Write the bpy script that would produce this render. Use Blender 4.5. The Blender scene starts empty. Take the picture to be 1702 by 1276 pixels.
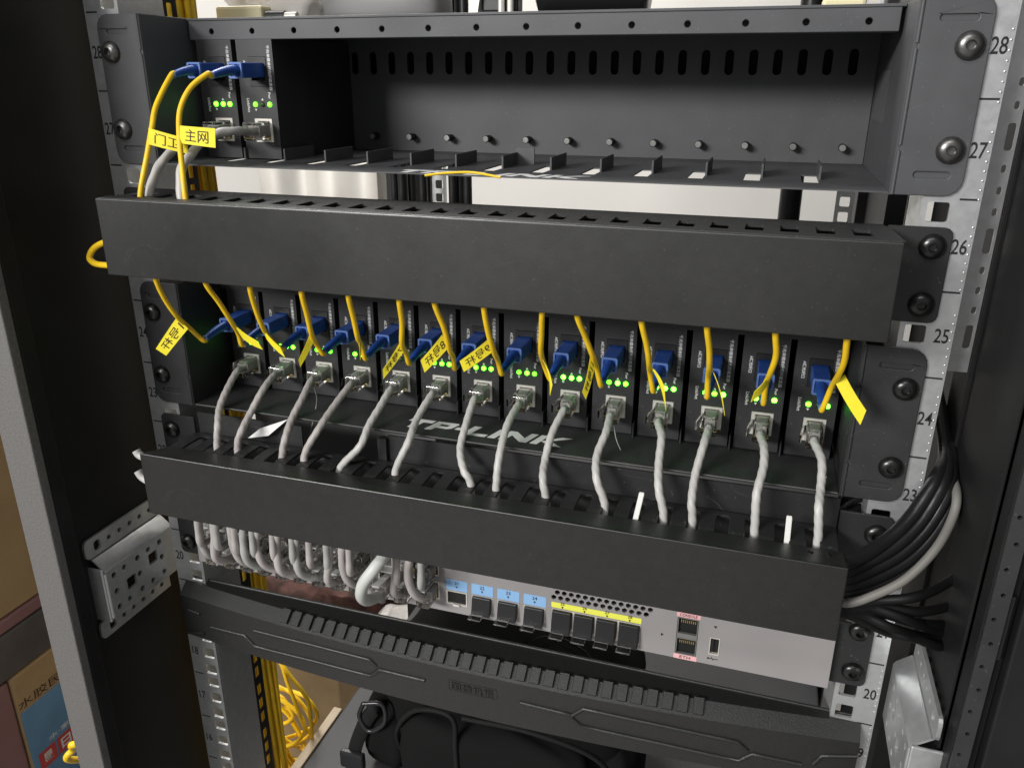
import bpy, bmesh, math, random
from mathutils import Vector, Matrix
from mathutils.geometry import tessellate_polygon
random.seed(7)
S = 0.001            # everything below is written in millimetres
U = 44.45            # one rack unit

# ------------------------------------------------------------------ camera
CAM = Vector((156.551, -430.195, 1206.777))
F_PX = 1338.506
FWD = Vector((-0.28155424, 0.89284037, -0.35151571))
RIGHT = Vector((0.9532627, 0.30211836, 0.00383572))
DOWN = FWD.cross(RIGHT)
sc = bpy.context.scene
cd = bpy.data.cameras.new('camera')
cd.sensor_fit = 'HORIZONTAL'; cd.sensor_width = 36.0; cd.lens = 36.0 * F_PX / 1702.0
cd.clip_start = 0.01; cd.clip_end = 100
cam = bpy.data.objects.new('camera', cd)
sc.collection.objects.link(cam)
rm = Matrix((RIGHT, -DOWN, -FWD)).transposed()
cam.matrix_world = Matrix.Translation(CAM * S) @ rm.to_4x4()
sc.camera = cam

# ------------------------------------------------------------------ world, lamps, exposure
w = bpy.data.worlds.new('World'); sc.world = w; w.use_nodes = True
w.node_tree.nodes['Background'].inputs[0].default_value = (0.985, 0.99, 1.0, 1)
w.node_tree.nodes['Background'].inputs[1].default_value = 0.32

def area_lamp(name, loc, target, sx, sy, energy, col):
    l = bpy.data.lights.new(name, 'AREA'); l.shape = 'RECTANGLE'; l.size = sx; l.size_y = sy
    l.energy = energy; l.color = col
    o = bpy.data.objects.new(name, l); sc.collection.objects.link(o)
    o.location = loc
    o.rotation_euler = (Vector(target) - Vector(loc)).to_track_quat('-Z', 'Y').to_euler()
    return o
area_lamp('ceiling_tube_front', (-1.72, -3.1, 2.3), (0, 0, 1.1), 1.5, 0.5, 152, (1.0, 0.99, 0.975))
area_lamp('ceiling_tube_near', (-0.25, -1.35, 2.5), (-0.1, -0.1, 1.0), 1.2, 0.2, 10, (1.0, 0.99, 0.98))
area_lamp('ceiling_tube_rear', (-0.75, 0.9, 2.45), (-0.3, 1.0, 0.6), 1.2, 0.5, 40, (1.0, 0.975, 0.94))
sc.view_settings.view_transform = 'Standard'
sc.view_settings.look = 'None'
sc.view_settings.exposure = 0.0
sc.view_settings.gamma = 1.0
sc.view_settings.use_curve_mapping = False
sc.render.engine = 'CYCLES'
sc.cycles.use_denoising = True
sc.cycles.max_bounces = 8
sc.cycles.transparent_max_bounces = 12
sc.cycles.transmission_bounces = 8
sc.cycles.sample_clamp_indirect = 4.0

# ------------------------------------------------------------------ helpers
def ray(u, v):
    return RIGHT * ((u - 851.0) / F_PX) + DOWN * ((v - 638.0) / F_PX) + FWD
def at(u, v, X=None, Y=None, Z=None):
    """a point of the place seen in direction (u, v), at a known depth, side or height"""
    d = ray(u, v)
    if X is not None: t = (X - CAM.x) / d.x
    elif Y is not None: t = (Y - CAM.y) / d.y
    else: t = (Z - CAM.z) / d.z
    return CAM + d * t

def smooth(p, n):
    """Catmull-Rom through points, n samples for each span"""
    p = [Vector(q) for q in p]
    if len(p) < 3:
        return [p[0].lerp(p[-1], i / n) for i in range(n + 1)]
    e = [p[0] * 2 - p[1]] + p + [p[-1] * 2 - p[-2]]
    out = []
    for i in range(1, len(e) - 2):
        a, b, c, d = e[i - 1], e[i], e[i + 1], e[i + 2]
        for k in range(n):
            t = k / n
            out.append(0.5 * ((2 * b) + (c - a) * t + (2 * a - 5 * b + 4 * c - d) * t * t + (3 * b - a - 3 * c + d) * t ** 3))
    out.append(p[-1].copy())
    return out

class MB:
    """collects one mesh, in millimetres, in the coordinates of the place"""
    def __init__(self): self.v = []; self.f = []; self.smooth = None
    def add(self, vs, fs):
        o = len(self.v); self.v += [Vector(a) for a in vs]; self.f += [tuple(i + o for i in q) for q in fs]; return self
    def box(self, x0, x1, y0, y1, z0, z1, b=0.0, seg=2):
        if x0 > x1: x0, x1 = x1, x0
        if y0 > y1: y0, y1 = y1, y0
        if z0 > z1: z0, z1 = z1, z0
        bm = bmesh.new(); bmesh.ops.create_cube(bm, size=1)
        for q in bm.verts:
            q.co = Vector((x0 + (q.co.x + .5) * (x1 - x0), y0 + (q.co.y + .5) * (y1 - y0), z0 + (q.co.z + .5) * (z1 - z0)))
        if b > 0:
            bmesh.ops.bevel(bm, geom=bm.edges[:], offset=b, segments=seg, profile=0.5, affect='EDGES')
        bm.verts.index_update()
        self.add([q.co.copy() for q in bm.verts], [tuple(q.index for q in f.verts) for f in bm.faces]); bm.free(); return self
    def hull8(self, c):
        """a hexahedron: c = 4 corners of one end, 4 of the other"""
        return self.add(c, [(3, 2, 1, 0), (4, 5, 6, 7), (0, 1, 5, 4), (1, 2, 6, 5), (2, 3, 7, 6), (3, 0, 4, 7)])
    def plate(self, outer, holes, t, fn):
        """a flat plate with holes; fn(u, v, w) -> point, w runs from 0 to t"""
        loops = [outer] + list(holes)
        tri = tessellate_polygon([[Vector((a, b, 0)) for a, b in l] for l in loops])
        flat = [q for l in loops for q in l]; n = len(flat)
        vs = [fn(a, b, 0) for a, b in flat] + [fn(a, b, t) for a, b in flat]
        fs = [tuple(q) for q in tri] + [tuple(i + n for i in reversed(q)) for q in tri]
        k = 0
        for l in loops:
            m = len(l)
            for i in range(m):
                j = (i + 1) % m
                fs.append((k + i, k + j, k + j + n, k + i + n))
            k += m
        return self.add(vs, fs)
    def tube(self, pts, r, seg=10, cap=True, lobe=0.0, lobes=4, turn=0.0, flat=1.0):
        pts = [Vector(p) for p in pts]; n = len(pts)
        rr = r if callable(r) else (lambda t: r)
        tang = [(pts[min(i + 1, n - 1)] - pts[max(i - 1, 0)]).normalized() for i in range(n)]
        up = Vector((0, 0, 1)) if abs(tang[0].z) < .9 else Vector((1, 0, 0))
        nx = (up - tang[0] * up.dot(tang[0])).normalized()
        vs = []; fs = []; dist = 0
        for i in range(n):
            if i:
                dist += (pts[i] - pts[i - 1]).length
                nx = (nx - tang[i] * nx.dot(tang[i])).normalized()
            ny = tang[i].cross(nx)
            ra = rr(i / (n - 1))
            for k in range(seg):
                a = 2 * math.pi * k / seg
                q = ra * (1 + lobe * math.cos(lobes * a + dist * turn))
                vs.append(pts[i] + nx * (q * math.cos(a)) + ny * (q * math.sin(a) * flat))
            if i:
                for k in range(seg):
                    m = (k + 1) % seg
                    fs.append(((i - 1) * seg + k, (i - 1) * seg + m, i * seg + m, i * seg + k))
        if cap:
            fs.append(tuple(reversed(range(seg)))); fs.append(tuple((n - 1) * seg + k for k in range(seg)))
        self.smooth = self.smooth or 50
        return self.add(vs, fs)
    def lathe(self, prof, o, axis, seg=20):
        """prof = (radius, height along axis) pairs"""
        axis = Vector(axis).normalized(); o = Vector(o)
        up = Vector((0, 0, 1)) if abs(axis.z) < .9 else Vector((1, 0, 0))
        nx = (up - axis * up.dot(axis)).normalized(); ny = axis.cross(nx)
        vs = []; fs = []; n = len(prof)
        for r, h in prof:
            for k in range(seg):
                a = 2 * math.pi * k / seg
                vs.append(o + axis * h + nx * (r * math.cos(a)) + ny * (r * math.sin(a)))
        for i in range(1, n):
            for k in range(seg):
                m = (k + 1) % seg
                fs.append(((i - 1) * seg + k, (i - 1) * seg + m, i * seg + m, i * seg + k))
        fs.append(tuple(reversed(range(seg)))); fs.append(tuple((n - 1) * seg + k for k in range(seg)))
        self.smooth = self.smooth or 40
        return self.add(vs, fs)
    def bevel(self, b, seg=2, ang=40):
        bm = bmesh.new(); vs = [bm.verts.new(q) for q in self.v]
        for f in self.f:
            try: bm.faces.new([vs[i] for i in f])
            except ValueError: pass
        bmesh.ops.recalc_face_normals(bm, faces=bm.faces[:])
        ed = [e for e in bm.edges if len(e.link_faces) == 2 and e.calc_face_angle(0) > math.radians(ang)]
        bmesh.ops.bevel(bm, geom=ed, offset=b, segments=seg, profile=0.5, affect='EDGES')
        bm.verts.index_update()
        self.v = [q.co.copy() for q in bm.verts]; self.f = [tuple(q.index for q in f.verts) for f in bm.faces]; bm.free(); return self
    def mesh(self, name, off):
        me = bpy.data.meshes.new(name)
        me.from_pydata([(q - off) * S for q in self.v], [], self.f)
        bm = bmesh.new(); bm.from_mesh(me); bmesh.ops.recalc_face_normals(bm, faces=bm.faces[:]); bm.to_mesh(me); bm.free()
        if self.smooth:
            for p in me.polygons: p.use_smooth = True
            me.set_sharp_from_angle(angle=math.radians(self.smooth))
        return me

def rect(u0, u1, v0, v1): return [(u0, v0), (u1, v0), (u1, v1), (u0, v1)]
def rrect(u0, u1, v0, v1, r, n=4, corners=(1, 1, 1, 1)):
    out = []
    for (cx, cy, a0, on) in ((u1 - r, v0 + r, -90, corners[1]), (u1 - r, v1 - r, 0, corners[2]), (u0 + r, v1 - r, 90, corners[3]), (u0 + r, v0 + r, 180, corners[0])):
        if on:
            for k in range(n + 1):
                a = math.radians(a0 + 90 * k / n); out.append((cx + r * math.cos(a), cy + r * math.sin(a)))
        else:
            out.append((u1 if cx > (u0 + u1) / 2 else u0, v1 if cy > (v0 + v1) / 2 else v0))
    return out
def circ(u, v, r, n=12, ph=0): return [(u + r * math.cos(2 * math.pi * k / n + ph), v + r * math.sin(2 * math.pi * k / n + ph)) for k in range(n)]

ROOT = {}
def origin(p):
    while p is not None and p.parent is not None: p = p.parent
    return ROOT.get(p.name, Vector((0, 0, 0))) if p is not None else Vector((0, 0, 0))
def put(name, me, mat, parent=None):
    o = bpy.data.objects.new(name, me); sc.collection.objects.link(o); o.parent = parent
    if mat is not None and len(me.materials) == 0: me.materials.append(mat)
    return o
def part(name, mb, mat, parent):
    return put(name, mb.mesh(name, origin(parent)), mat, parent)
def thing(name, label, cat, loc, group=None):
    o = bpy.data.objects.new(name, None); sc.collection.objects.link(o)
    o.empty_display_size = 0.02
    o.location = Vector(loc) * S; ROOT[o.name] = Vector(loc)
    o['label'] = label; o['category'] = cat
    if group: o['group'] = group
    return o
def solo(name, mb, mat, label, cat, loc, group=None):
    o = put(name, mb.mesh(name, Vector(loc)), mat); o.location = Vector(loc) * S; ROOT[o.name] = Vector(loc)
    o['label'] = label; o['category'] = cat
    if group: o['group'] = group
    return o
def structure(name, mb, mat):
    o = put(name, mb.mesh(name, Vector((0, 0, 0))), mat); o['kind'] = 'structure'; return o
def copy_tree(o, parent=None):
    c = o.copy(); sc.collection.objects.link(c); c.parent = parent
    for ch in list(o.children): copy_tree(ch, c)
    return c

TXT = {}
def text_flat(s, size, bold=0.0, shear=0.0, spacing=1.0):
    """flat letters in their own plane, in millimetres: (verts, faces), centred"""
    key = (s, size, bold, shear, spacing)
    if key not in TXT:
        c = bpy.data.curves.new('lettering', 'FONT'); c.body = s; c.size = size; c.offset = bold; c.shear = shear
        c.align_x = 'CENTER'; c.align_y = 'CENTER'; c.space_character = spacing; c.resolution_u = 3
        c.extrude = 0.06
        o = bpy.data.objects.new('lettering', c)
        me = bpy.data.meshes.new_from_object(o)
        vs = [q.co.copy() for q in me.vertices]; fs = [tuple(p.vertices) for p in me.polygons]
        if vs:
            cx = (min(q.x for q in vs) + max(q.x for q in vs)) / 2; cy = (min(q.y for q in vs) + max(q.y for q in vs)) / 2
            for q in vs: q.x -= cx; q.y -= cy
        bpy.data.objects.remove(o); bpy.data.meshes.remove(me); bpy.data.curves.remove(c)
        TXT[key] = (vs, fs)
    return TXT[key]
FRONT = (Vector((1, 0, 0)), Vector((0, 0, 1)))        # reads left to right on a face towards the viewer
DOWNW = (Vector((0, 0, -1)), Vector((1, 0, 0)))       # turned clockwise
TOP = (Vector((1, 0, 0)), Vector((0, 1, 0)))          # lies on a shelf
def letters(s, size, o, axes=FRONT, bold=0.0, shear=0.0, sx=1.0, spacing=1.0, fit=None):
    vs, fs = text_flat(s, size, bold, shear, spacing)
    ax, ay = axes; an = ax.cross(ay); o = Vector(o); sy = 1.0
    if fit and vs:
        wx = max(q.x for q in vs) * 2; wy = max(q.y for q in vs) * 2
        sx = fit[0] / wx; sy = fit[1] / wy
    return MB().add([o + ax * (q.x * sx) + ay * (q.y * sy) + an * (q.z + 0.06) for q in vs], fs)

# ------------------------------------------------------------------ materials
def mat(name, col, rough=0.5, metal=0.0, noise=None, bump=None, spec=0.5, trans=0.0, ior=1.45, emit=None, coat=0.0, rvar=None, sss=0.0, wear=0.0):
    """noise=(scale per metre, strength, detail); bump=(scale, strength)"""
    m = bpy.data.materials.new(name); m.use_nodes = True
    nt = m.node_tree; b = nt.nodes['Principled BSDF']
    b.inputs['Base Color'].default_value = (*col, 1); b.inputs['Roughness'].default_value = rough
    b.inputs['Metallic'].default_value = metal; b.inputs['Specular IOR Level'].default_value = spec
    b.inputs['Transmission Weight'].default_value = trans; b.inputs['IOR'].default_value = ior
    b.inputs['Coat Weight'].default_value = coat
    if emit:
        b.inputs['Emission Color'].default_value = (*emit[0], 1); b.inputs['Emission Strength'].default_value = emit[1]
    tc = nt.nodes.new('ShaderNodeTexCoord')
    if noise:
        n = nt.nodes.new('ShaderNodeTexNoise'); n.inputs['Scale'].default_value = noise[0]; n.inputs['Detail'].default_value = noise[2] if len(noise) > 2 else 4
        nt.links.new(tc.outputs['Object'], n.inputs['Vector'])
        r = nt.nodes.new('ShaderNodeValToRGB')
        lo = [max(0, c * (1 - noise[1])) for c in col]; hi = [min(1, c * (1 + noise[1])) for c in col]
        r.color_ramp.elements[0].position = 0.3; r.color_ramp.elements[1].position = 0.7
        r.color_ramp.elements[0].color = (*lo, 1); r.color_ramp.elements[1].color = (*hi, 1)
        nt.links.new(n.outputs['Fac'], r.inputs['Fac']); nt.links.new(r.outputs['Color'], b.inputs['Base Color'])
    if wear:
        src = b.inputs['Base Color'].links[0].from_socket if b.inputs['Base Color'].links else None
        vo = nt.nodes.new('ShaderNodeTexVoronoi'); vo.feature = 'DISTANCE_TO_EDGE'; vo.inputs['Scale'].default_value = 11
        wn = nt.nodes.new('ShaderNodeTexNoise'); wn.inputs['Scale'].default_value = 6; wn.inputs['Detail'].default_value = 2
        mp = nt.nodes.new('ShaderNodeVectorMath'); mp.operation = 'MULTIPLY_ADD'
        mp.inputs[1].default_value = (.5, .5, .5)
        nt.links.new(tc.outputs['Object'], wn.inputs['Vector']); nt.links.new(wn.outputs['Color'], mp.inputs[0]); nt.links.new(tc.outputs['Object'], mp.inputs[2])
        nt.links.new(mp.outputs['Vector'], vo.inputs['Vector'])
        l1 = nt.nodes.new('ShaderNodeMapRange'); l1.inputs['From Min'].default_value = .0; l1.inputs['From Max'].default_value = .0045; l1.inputs['To Min'].default_value = 1; l1.inputs['To Max'].default_value = 0
        nt.links.new(vo.outputs['Distance'], l1.inputs['Value'])
        n5 = nt.nodes.new('ShaderNodeTexNoise'); n5.inputs['Scale'].default_value = 23; n5.inputs['Detail'].default_value = 2
        nt.links.new(tc.outputs['Object'], n5.inputs['Vector'])
        l2 = nt.nodes.new('ShaderNodeMapRange'); l2.inputs['From Min'].default_value = .58; l2.inputs['From Max'].default_value = .68
        nt.links.new(n5.outputs['Fac'], l2.inputs['Value'])
        mu = nt.nodes.new('ShaderNodeMath'); mu.operation = 'MULTIPLY'; nt.links.new(l1.outputs['Result'], mu.inputs[0]); nt.links.new(l2.outputs['Result'], mu.inputs[1])
        n6 = nt.nodes.new('ShaderNodeTexNoise'); n6.inputs['Scale'].default_value = 620; n6.inputs['Detail'].default_value = 1
        nt.links.new(tc.outputs['Object'], n6.inputs['Vector'])
        l3 = nt.nodes.new('ShaderNodeMapRange'); l3.inputs['From Min'].default_value = .735; l3.inputs['From Max'].default_value = .77
        nt.links.new(n6.outputs['Fac'], l3.inputs['Value'])
        ad = nt.nodes.new('ShaderNodeMath'); ad.operation = 'MAXIMUM'; nt.links.new(mu.outputs[0], ad.inputs[0]); nt.links.new(l3.outputs['Result'], ad.inputs[1])
        sc_ = nt.nodes.new('ShaderNodeMath'); sc_.operation = 'MULTIPLY'; sc_.inputs[1].default_value = wear; nt.links.new(ad.outputs[0], sc_.inputs[0])
        mx = nt.nodes.new('ShaderNodeMix'); mx.data_type = 'RGBA'
        nt.links.new(sc_.outputs[0], mx.inputs['Factor'])
        if src: nt.links.new(src, mx.inputs['A'])
        else: mx.inputs['A'].default_value = (*col, 1)
        mx.inputs['B'].default_value = (.30, .29, .28, 1)
        nt.links.new(mx.outputs['Result'], b.inputs['Base Color'])
    if rvar:
        n3 = nt.nodes.new('ShaderNodeTexNoise'); n3.inputs['Scale'].default_value = rvar[0]; n3.inputs['Detail'].default_value = 5
        nt.links.new(tc.outputs['Object'], n3.inputs['Vector'])
        mr = nt.nodes.new('ShaderNodeMapRange'); mr.inputs['From Min'].default_value = 0.3; mr.inputs['From Max'].default_value = 0.7
        mr.inputs['To Min'].default_value = max(0, rough - rvar[1]); mr.inputs['To Max'].default_value = min(1, rough + rvar[1])
        nt.links.new(n3.outputs['Fac'], mr.inputs['Value']); nt.links.new(mr.outputs['Result'], b.inputs['Roughness'])
    if bump:
        n2 = nt.nodes.new('ShaderNodeTexNoise'); n2.inputs['Scale'].default_value = bump[0]; n2.inputs['Detail'].default_value = 3
        nt.links.new(tc.outputs['Object'], n2.inputs['Vector'])
        bp = nt.nodes.new('ShaderNodeBump'); bp.inputs['Strength'].default_value = bump[1]; bp.inputs['Distance'].default_value = 0.0004
        nt.links.new(n2.outputs['Fac'], bp.inputs['Height']); nt.links.new(bp.outputs['Normal'], b.inputs['Normal'])
    return m

M = {}
M['powder'] = mat('charcoal powder coat', (0.068, 0.069, 0.073), 0.5, noise=(60, .08), bump=(2600, .22), rvar=(30, .07), wear=.16)
M['powder2'] = mat('dark powder coat', (0.026, 0.026, 0.027), 0.5, noise=(60, .14), bump=(2600, .22), rvar=(30, .07), wear=.16)
M['cover'] = mat('satin cover paint', (0.066, 0.066, 0.065), 0.38, metal=.9, noise=(180, .05, 4), bump=(1500, .10), rvar=(9, .075), wear=.12)
M['comb'] = mat('black duct plastic', (0.021, 0.021, 0.0215), 0.45, bump=(1800, .15), rvar=(40, .08), wear=.35)
M['galv'] = mat('galvanised steel', (0.57, 0.58, 0.58), 0.40, metal=.75, noise=(220, .07, 5), rvar=(160, .06), bump=(900, .06))
M['galv_dark'] = mat('dull zinc', (0.22, 0.22, 0.21), 0.5, metal=.5, noise=(60, .15), rvar=(70, .1))
M['cabinet'] = mat('black cabinet paint', (0.011, 0.011, 0.0115), 0.5, spec=.3, noise=(30, .2), bump=(2200, .15))
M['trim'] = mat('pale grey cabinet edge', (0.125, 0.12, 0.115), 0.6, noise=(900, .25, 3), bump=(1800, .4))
M['card'] = mat('black module paint', (0.027, 0.027, 0.028), 0.48, noise=(80, .1), bump=(3000, .25), wear=.25)
M['blackplastic'] = mat('black plastic', (0.012, 0.012, 0.013), 0.4, bump=(1500, .1))
M['hole'] = mat('dark socket plastic', (0.006, 0.006, 0.006), 0.6)
M['screw'] = mat('black zinc screw', (0.05, 0.05, 0.05), 0.28, metal=.85, noise=(400, .2))
M['screw_grey'] = mat('grey steel screw', (0.16, 0.155, 0.15), 0.33, metal=.9, noise=(400, .2))
M['white'] = mat('white print', (0.70, 0.70, 0.69), 0.55)
M['ink'] = mat('black print', (0.012, 0.012, 0.013), 0.6)
M['pen'] = mat('brown black pen ink', (0.05, 0.022, 0.008), 0.6)
M['yellow'] = mat('yellow fibre jacket', (0.82, 0.53, 0.016), 0.42, noise=(90, .08), sss=.0)
M['tag'] = mat('yellow label paper', (0.82, 0.70, 0.03), 0.55, noise=(120, .06))
M['blue'] = mat('blue connector plastic', (0.018, 0.075, 0.33), 0.38, noise=(200, .1), bump=(1500, .08))
M['blue_rim'] = mat('pale blue moulded edge', (0.10, 0.18, 0.44), 0.4)
M['utp'] = mat('light grey cable jacket', (0.48, 0.465, 0.445), 0.42, noise=(55, .12, 5), bump=(500, .12))
M['utp2'] = mat('warm grey cable jacket', (0.40, 0.37, 0.355), 0.45, noise=(50, .14, 5), bump=(500, .15))
M['utp_mid'] = mat('medium grey cable jacket', (0.36, 0.355, 0.335), 0.45, noise=(60, .15, 5), bump=(500, .12))
M['utp_shade'] = mat('shade-darkened grey cable jacket', (0.17, 0.162, 0.148), 0.5, noise=(50, .12, 5))  # pale jacket with shade put into its colour; the cable is only partly lit
M['utp_new'] = mat('plain grey cable jacket', (0.52, 0.53, 0.50), 0.45, noise=(40, .08))
M['clear'] = mat('clear plug plastic', (0.95, 0.95, 0.93), 0.06, trans=1.0, ior=1.42, noise=None)
M['latch_glint'] = mat('glint-whitened latch plastic', (0.82, 0.82, 0.80), 0.25, trans=.55, ior=1.45)  # clear latch whitened, bright glints put into its colour
M['contact'] = mat('gold plug contacts', (0.62, 0.48, 0.22), 0.3, metal=1)
M['nickel'] = mat('nickel port shield', (0.66, 0.63, 0.57), 0.4, metal=.35, noise=(200, .1))
M['led'] = mat('lit green lamp', (0.2, 0.6, 0.05), 0.3, emit=((0.10, 1.0, 0.02), 8.0))
M['led_dim'] = mat('weaker green lamp', (0.2, 0.6, 0.05), 0.3, emit=((0.10, 1.0, 0.02), 4.5))
M['led_hot'] = mat('strong green lamp', (0.2, 0.6, 0.05), 0.3, emit=((0.09, 1.0, 0.03), 14.0))
M['led_off'] = mat('unlit lamp', (0.03, 0.05, 0.02), 0.3)
M['panel'] = mat('light grey switch panel', (0.275, 0.26, 0.258), 0.5, noise=(40, .04), bump=(2500, .08))
M['blue_print'] = mat('light blue print', (0.25, 0.45, 0.72), 0.5)
M['yellow_print'] = mat('yellow print', (0.80, 0.80, 0.10), 0.5)
M['pink_print'] = mat('pink print', (0.75, 0.42, 0.42), 0.5)
M['organizer'] = mat('textured black plastic', (0.016, 0.0158, 0.0155), 0.42, spec=.7, noise=(300, .12), bump=(1400, .5))
M['blackcable'] = mat('black cable jacket', (0.010, 0.010, 0.0105), 0.36, spec=.4, bump=(700, .1), rvar=(60, .1))
M['darklead'] = mat('matt black lead', (0.006, 0.006, 0.006), 0.5, spec=.25)
M['tie'] = mat('white nylon tie', (0.70, 0.69, 0.66), 0.4)
M['wall'] = mat('cream plaster', (0.57, 0.555, 0.525), 0.8, noise=(3, .05), bump=(120, .1))
M['floor'] = mat('beige floor tile', (0.30, 0.29, 0.28), 0.5, noise=(4, .15))
M['steel'] = mat('brushed stainless steel', (0.66, 0.63, 0.58), 0.42, metal=.6, noise=(8, .12), bump=(60, .1))
M['carton'] = mat('brown carton', (0.42, 0.29, 0.15), 0.75, noise=(18, .12, 6), bump=(300, .2))
M['carton_mauve'] = mat('mauve carton', (0.27, 0.14, 0.145), 0.7, noise=(12, .15, 5))
M['carton_dark'] = mat('dark grey carton tape', (0.10, 0.09, 0.085), 0.6, noise=(30, .2, 5))
M['carton_blue'] = mat('blue printed carton', (0.12, 0.27, 0.46), 0.55, noise=(10, .25, 5))
M['red_print'] = mat('red print', (0.50, 0.045, 0.04), 0.55)
M['darkmetal'] = mat('dark grey case paint', (0.034, 0.034, 0.036), 0.5, noise=(25, .08), bump=(1800, .2))
M['bag'] = mat('black woven bag cloth', (0.008, 0.008, 0.008), 0.9, spec=.15, bump=(900, .8))
M['strap'] = mat('black nylon webbing', (0.011, 0.011, 0.011), 0.7, spec=.25, bump=(1500, .7))
M['buckle'] = mat('glossy black buckle', (0.02, 0.02, 0.022), 0.22)
M['board'] = mat('pale wooden board', (0.50, 0.41, 0.29), 0.6, noise=(30, .12, 6))
M['sack'] = mat('red brown sack', (0.075, 0.034, 0.027), 0.8, noise=(40, .85, 8), bump=(150, .9))
M['tarp'] = mat('yellow ochre sheet', (0.42, 0.30, 0.06), 0.7, noise=(25, .35, 5), bump=(120, .5))
M['polybag'] = mat('grey plastic film', (0.45, 0.43, 0.41), 0.25, noise=(30, .3, 5), bump=(90, .8))
M['greydev'] = mat('mid grey equipment paint', (0.17, 0.165, 0.165), 0.55, noise=(30, .06), bump=(2000, .1))
M['glossblack'] = mat('gloss black plastic', (0.012, 0.012, 0.012), 0.18, rvar=(25, .06))
M['cream_plastic'] = mat('yellowed plastic', (0.66, 0.60, 0.38), 0.45)
M['clear_bag'] = mat('milky plastic bag', (0.75, 0.73, 0.70), 0.3, trans=.4, bump=(70, .8))

ORD = ['first', 'second', 'third', 'fourth', 'fifth', 'sixth', 'seventh', 'eighth', 'ninth', 'tenth', 'eleventh', 'twelfth', 'thirteenth', 'fourteenth']

def screw(o, parent, grey=False, r=6.2):
    """pan head with a hexagon socket, axis towards the viewer"""
    o = Vector(o)
    prof = [(r * .98, 0), (r, .8), (r * .97, 1.6), (r * .86, 2.8), (r * .68, 3.6), (r * .46, 4.0), (r * .36, 4.05), (r * .33, 3.6), (r * .31, 1.6), (.2, 1.5)]
    mb = MB().lathe(prof, o, (0, -1, 0), 18)
    s = part('screw', mb, M['screw_grey' if grey else 'screw'], parent)
    return s

# ================================================================== the room that shows behind the cabinet
structure('floor', MB().add([(-3500, -4500, -100), (3500, -4500, -100), (3500, 1600, -100), (-3500, 1600, -100)], [(0, 1, 2, 3)]), M['floor'])
structure('wall', MB().box(-3500, 3500, 1500, 1560, -100, 2700), M['wall'])

# ================================================================== the cabinet
cab = thing('server_cabinet', 'black open server cabinet with galvanised mounting rails and unit numbers', 'cabinet', (0, 0, -95))
ZB, ZT = 560, 1330
def rail(sx):
    """front mounting rail: square holes three to a unit"""
    holes = []
    n0, n1 = 13, 29
    for n in range(n0, n1):
        for dz in (6.35, 22.225, 38.1):
            z = n * U + dz
            holes.append(rrect(232.55 - 4.9, 232.55 + 4.9, z - 4.7, z + 4.7, 1.2, 2))
    outer = rect(225.2, 250.2, n0 * U + .3, n1 * U + 15)
    mb = MB().plate(outer, holes, 2.0, lambda u, v, w_: Vector((sx * u, w_, v)))
    r = part('mounting_rail', mb, M['galv'], cab)
    part('rail_web', MB().box(sx * 225.2, sx * 227.2, 2.05, 40, n0 * U + .3, n1 * U + 15, .3), M['galv'], r)
    part('rail_return', MB().box(sx * 248.2, sx * 250.2, 2.05, 30, n0 * U + .3, n1 * U + 15, .3), M['galv'], r)
    for n in range(15, 29):
        z = (n - .5) * U
        part('unit_number', letters(str(n), 10.2, (sx * 244.8 if sx > 0 else sx * 245.4, -.02, z), sx=.70, bold=.1), M['ink'], r)
        part('unit_mark', MB().box(sx * 241, sx * 249.2, -.12, -.02, n * U - .45, n * U + .45), M['ink'], r)
    dm = MB()
    if sx > 0:
        for k in range(150):
            z = 14.2 * U + k * 4.3
            if (k % 10) in (0, 1): continue
            dm.lathe([(.55, 0), (.5, .25), (.25, .42)], (sx * 249.0, 0, z), (0, -1, 0), 8)
        d = part('embossed_dot', dm, M['galv'], r); d['kind'] = 'stuff'
    return r
railR = rail(1); railL = rail(-1)

# slotted black strips behind the rail webs, the fibre bundle shows through the left one
def slotted(sx):
    holes = []
    z = 600
    k = 0
    while z < 1310:
        holes.append(rrect(44.5, 50.5, z, z + 11, 1, 2)); z += 15.2 if k % 3 else 19; k += 1
    mb = MB().plate(rect(40.3, 54, 590, 1320), holes, 1.2, lambda u, v, w_: Vector((sx * (226.4 + w_), u, v)))
    return part('slotted_strip', mb, M['cabinet'], cab)
slotted(-1); slotted(1)

# front corner posts and side panels
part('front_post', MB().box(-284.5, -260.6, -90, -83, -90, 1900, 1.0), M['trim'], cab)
part('post_core', MB().box(-284.0, -260.4, -82.8, -72.5, -90, 1900, .6), M['cabinet'], cab)
part('side_panel', MB().box(-270, -267.5, -72.2, 19.5, -90, 1900, .5), M['cabinet'], cab)
# right: black post with a perforated folded strip on its inner edge
hc = []
z = 566
k = 0
while z < 1300:
    hc.append(circ(272.4 + (k % 2) * 1.2, z, 1.1, 8)); z += 13.0; k += 1
part('front_post', MB().plate(rect(269.6, 277.0, 540, 1320), hc, 1.6, lambda u, v, w_: Vector((u, -78 + w_, v))), M['powder2'], cab)
part('post_recess', MB().box(270.2, 282.0, -72, -60, -90, 1900, .5), M['cabinet'], cab)
part('post_corner', MB().box(282.2, 300, -79, -40, -90, 1900, 1.2), M['cabinet'], cab)
for zz in (600, 720, 840, 960, 1080, 1200):
    part('post_rib', MB().box(277.3, 279.4, -76.5, -72.2, zz, zz + 34, .4), M['cabinet'], cab)
part('side_panel', MB().box(287, 299, -39.5, 330, -90, 1900, .8), M['cabinet'], cab)
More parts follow.
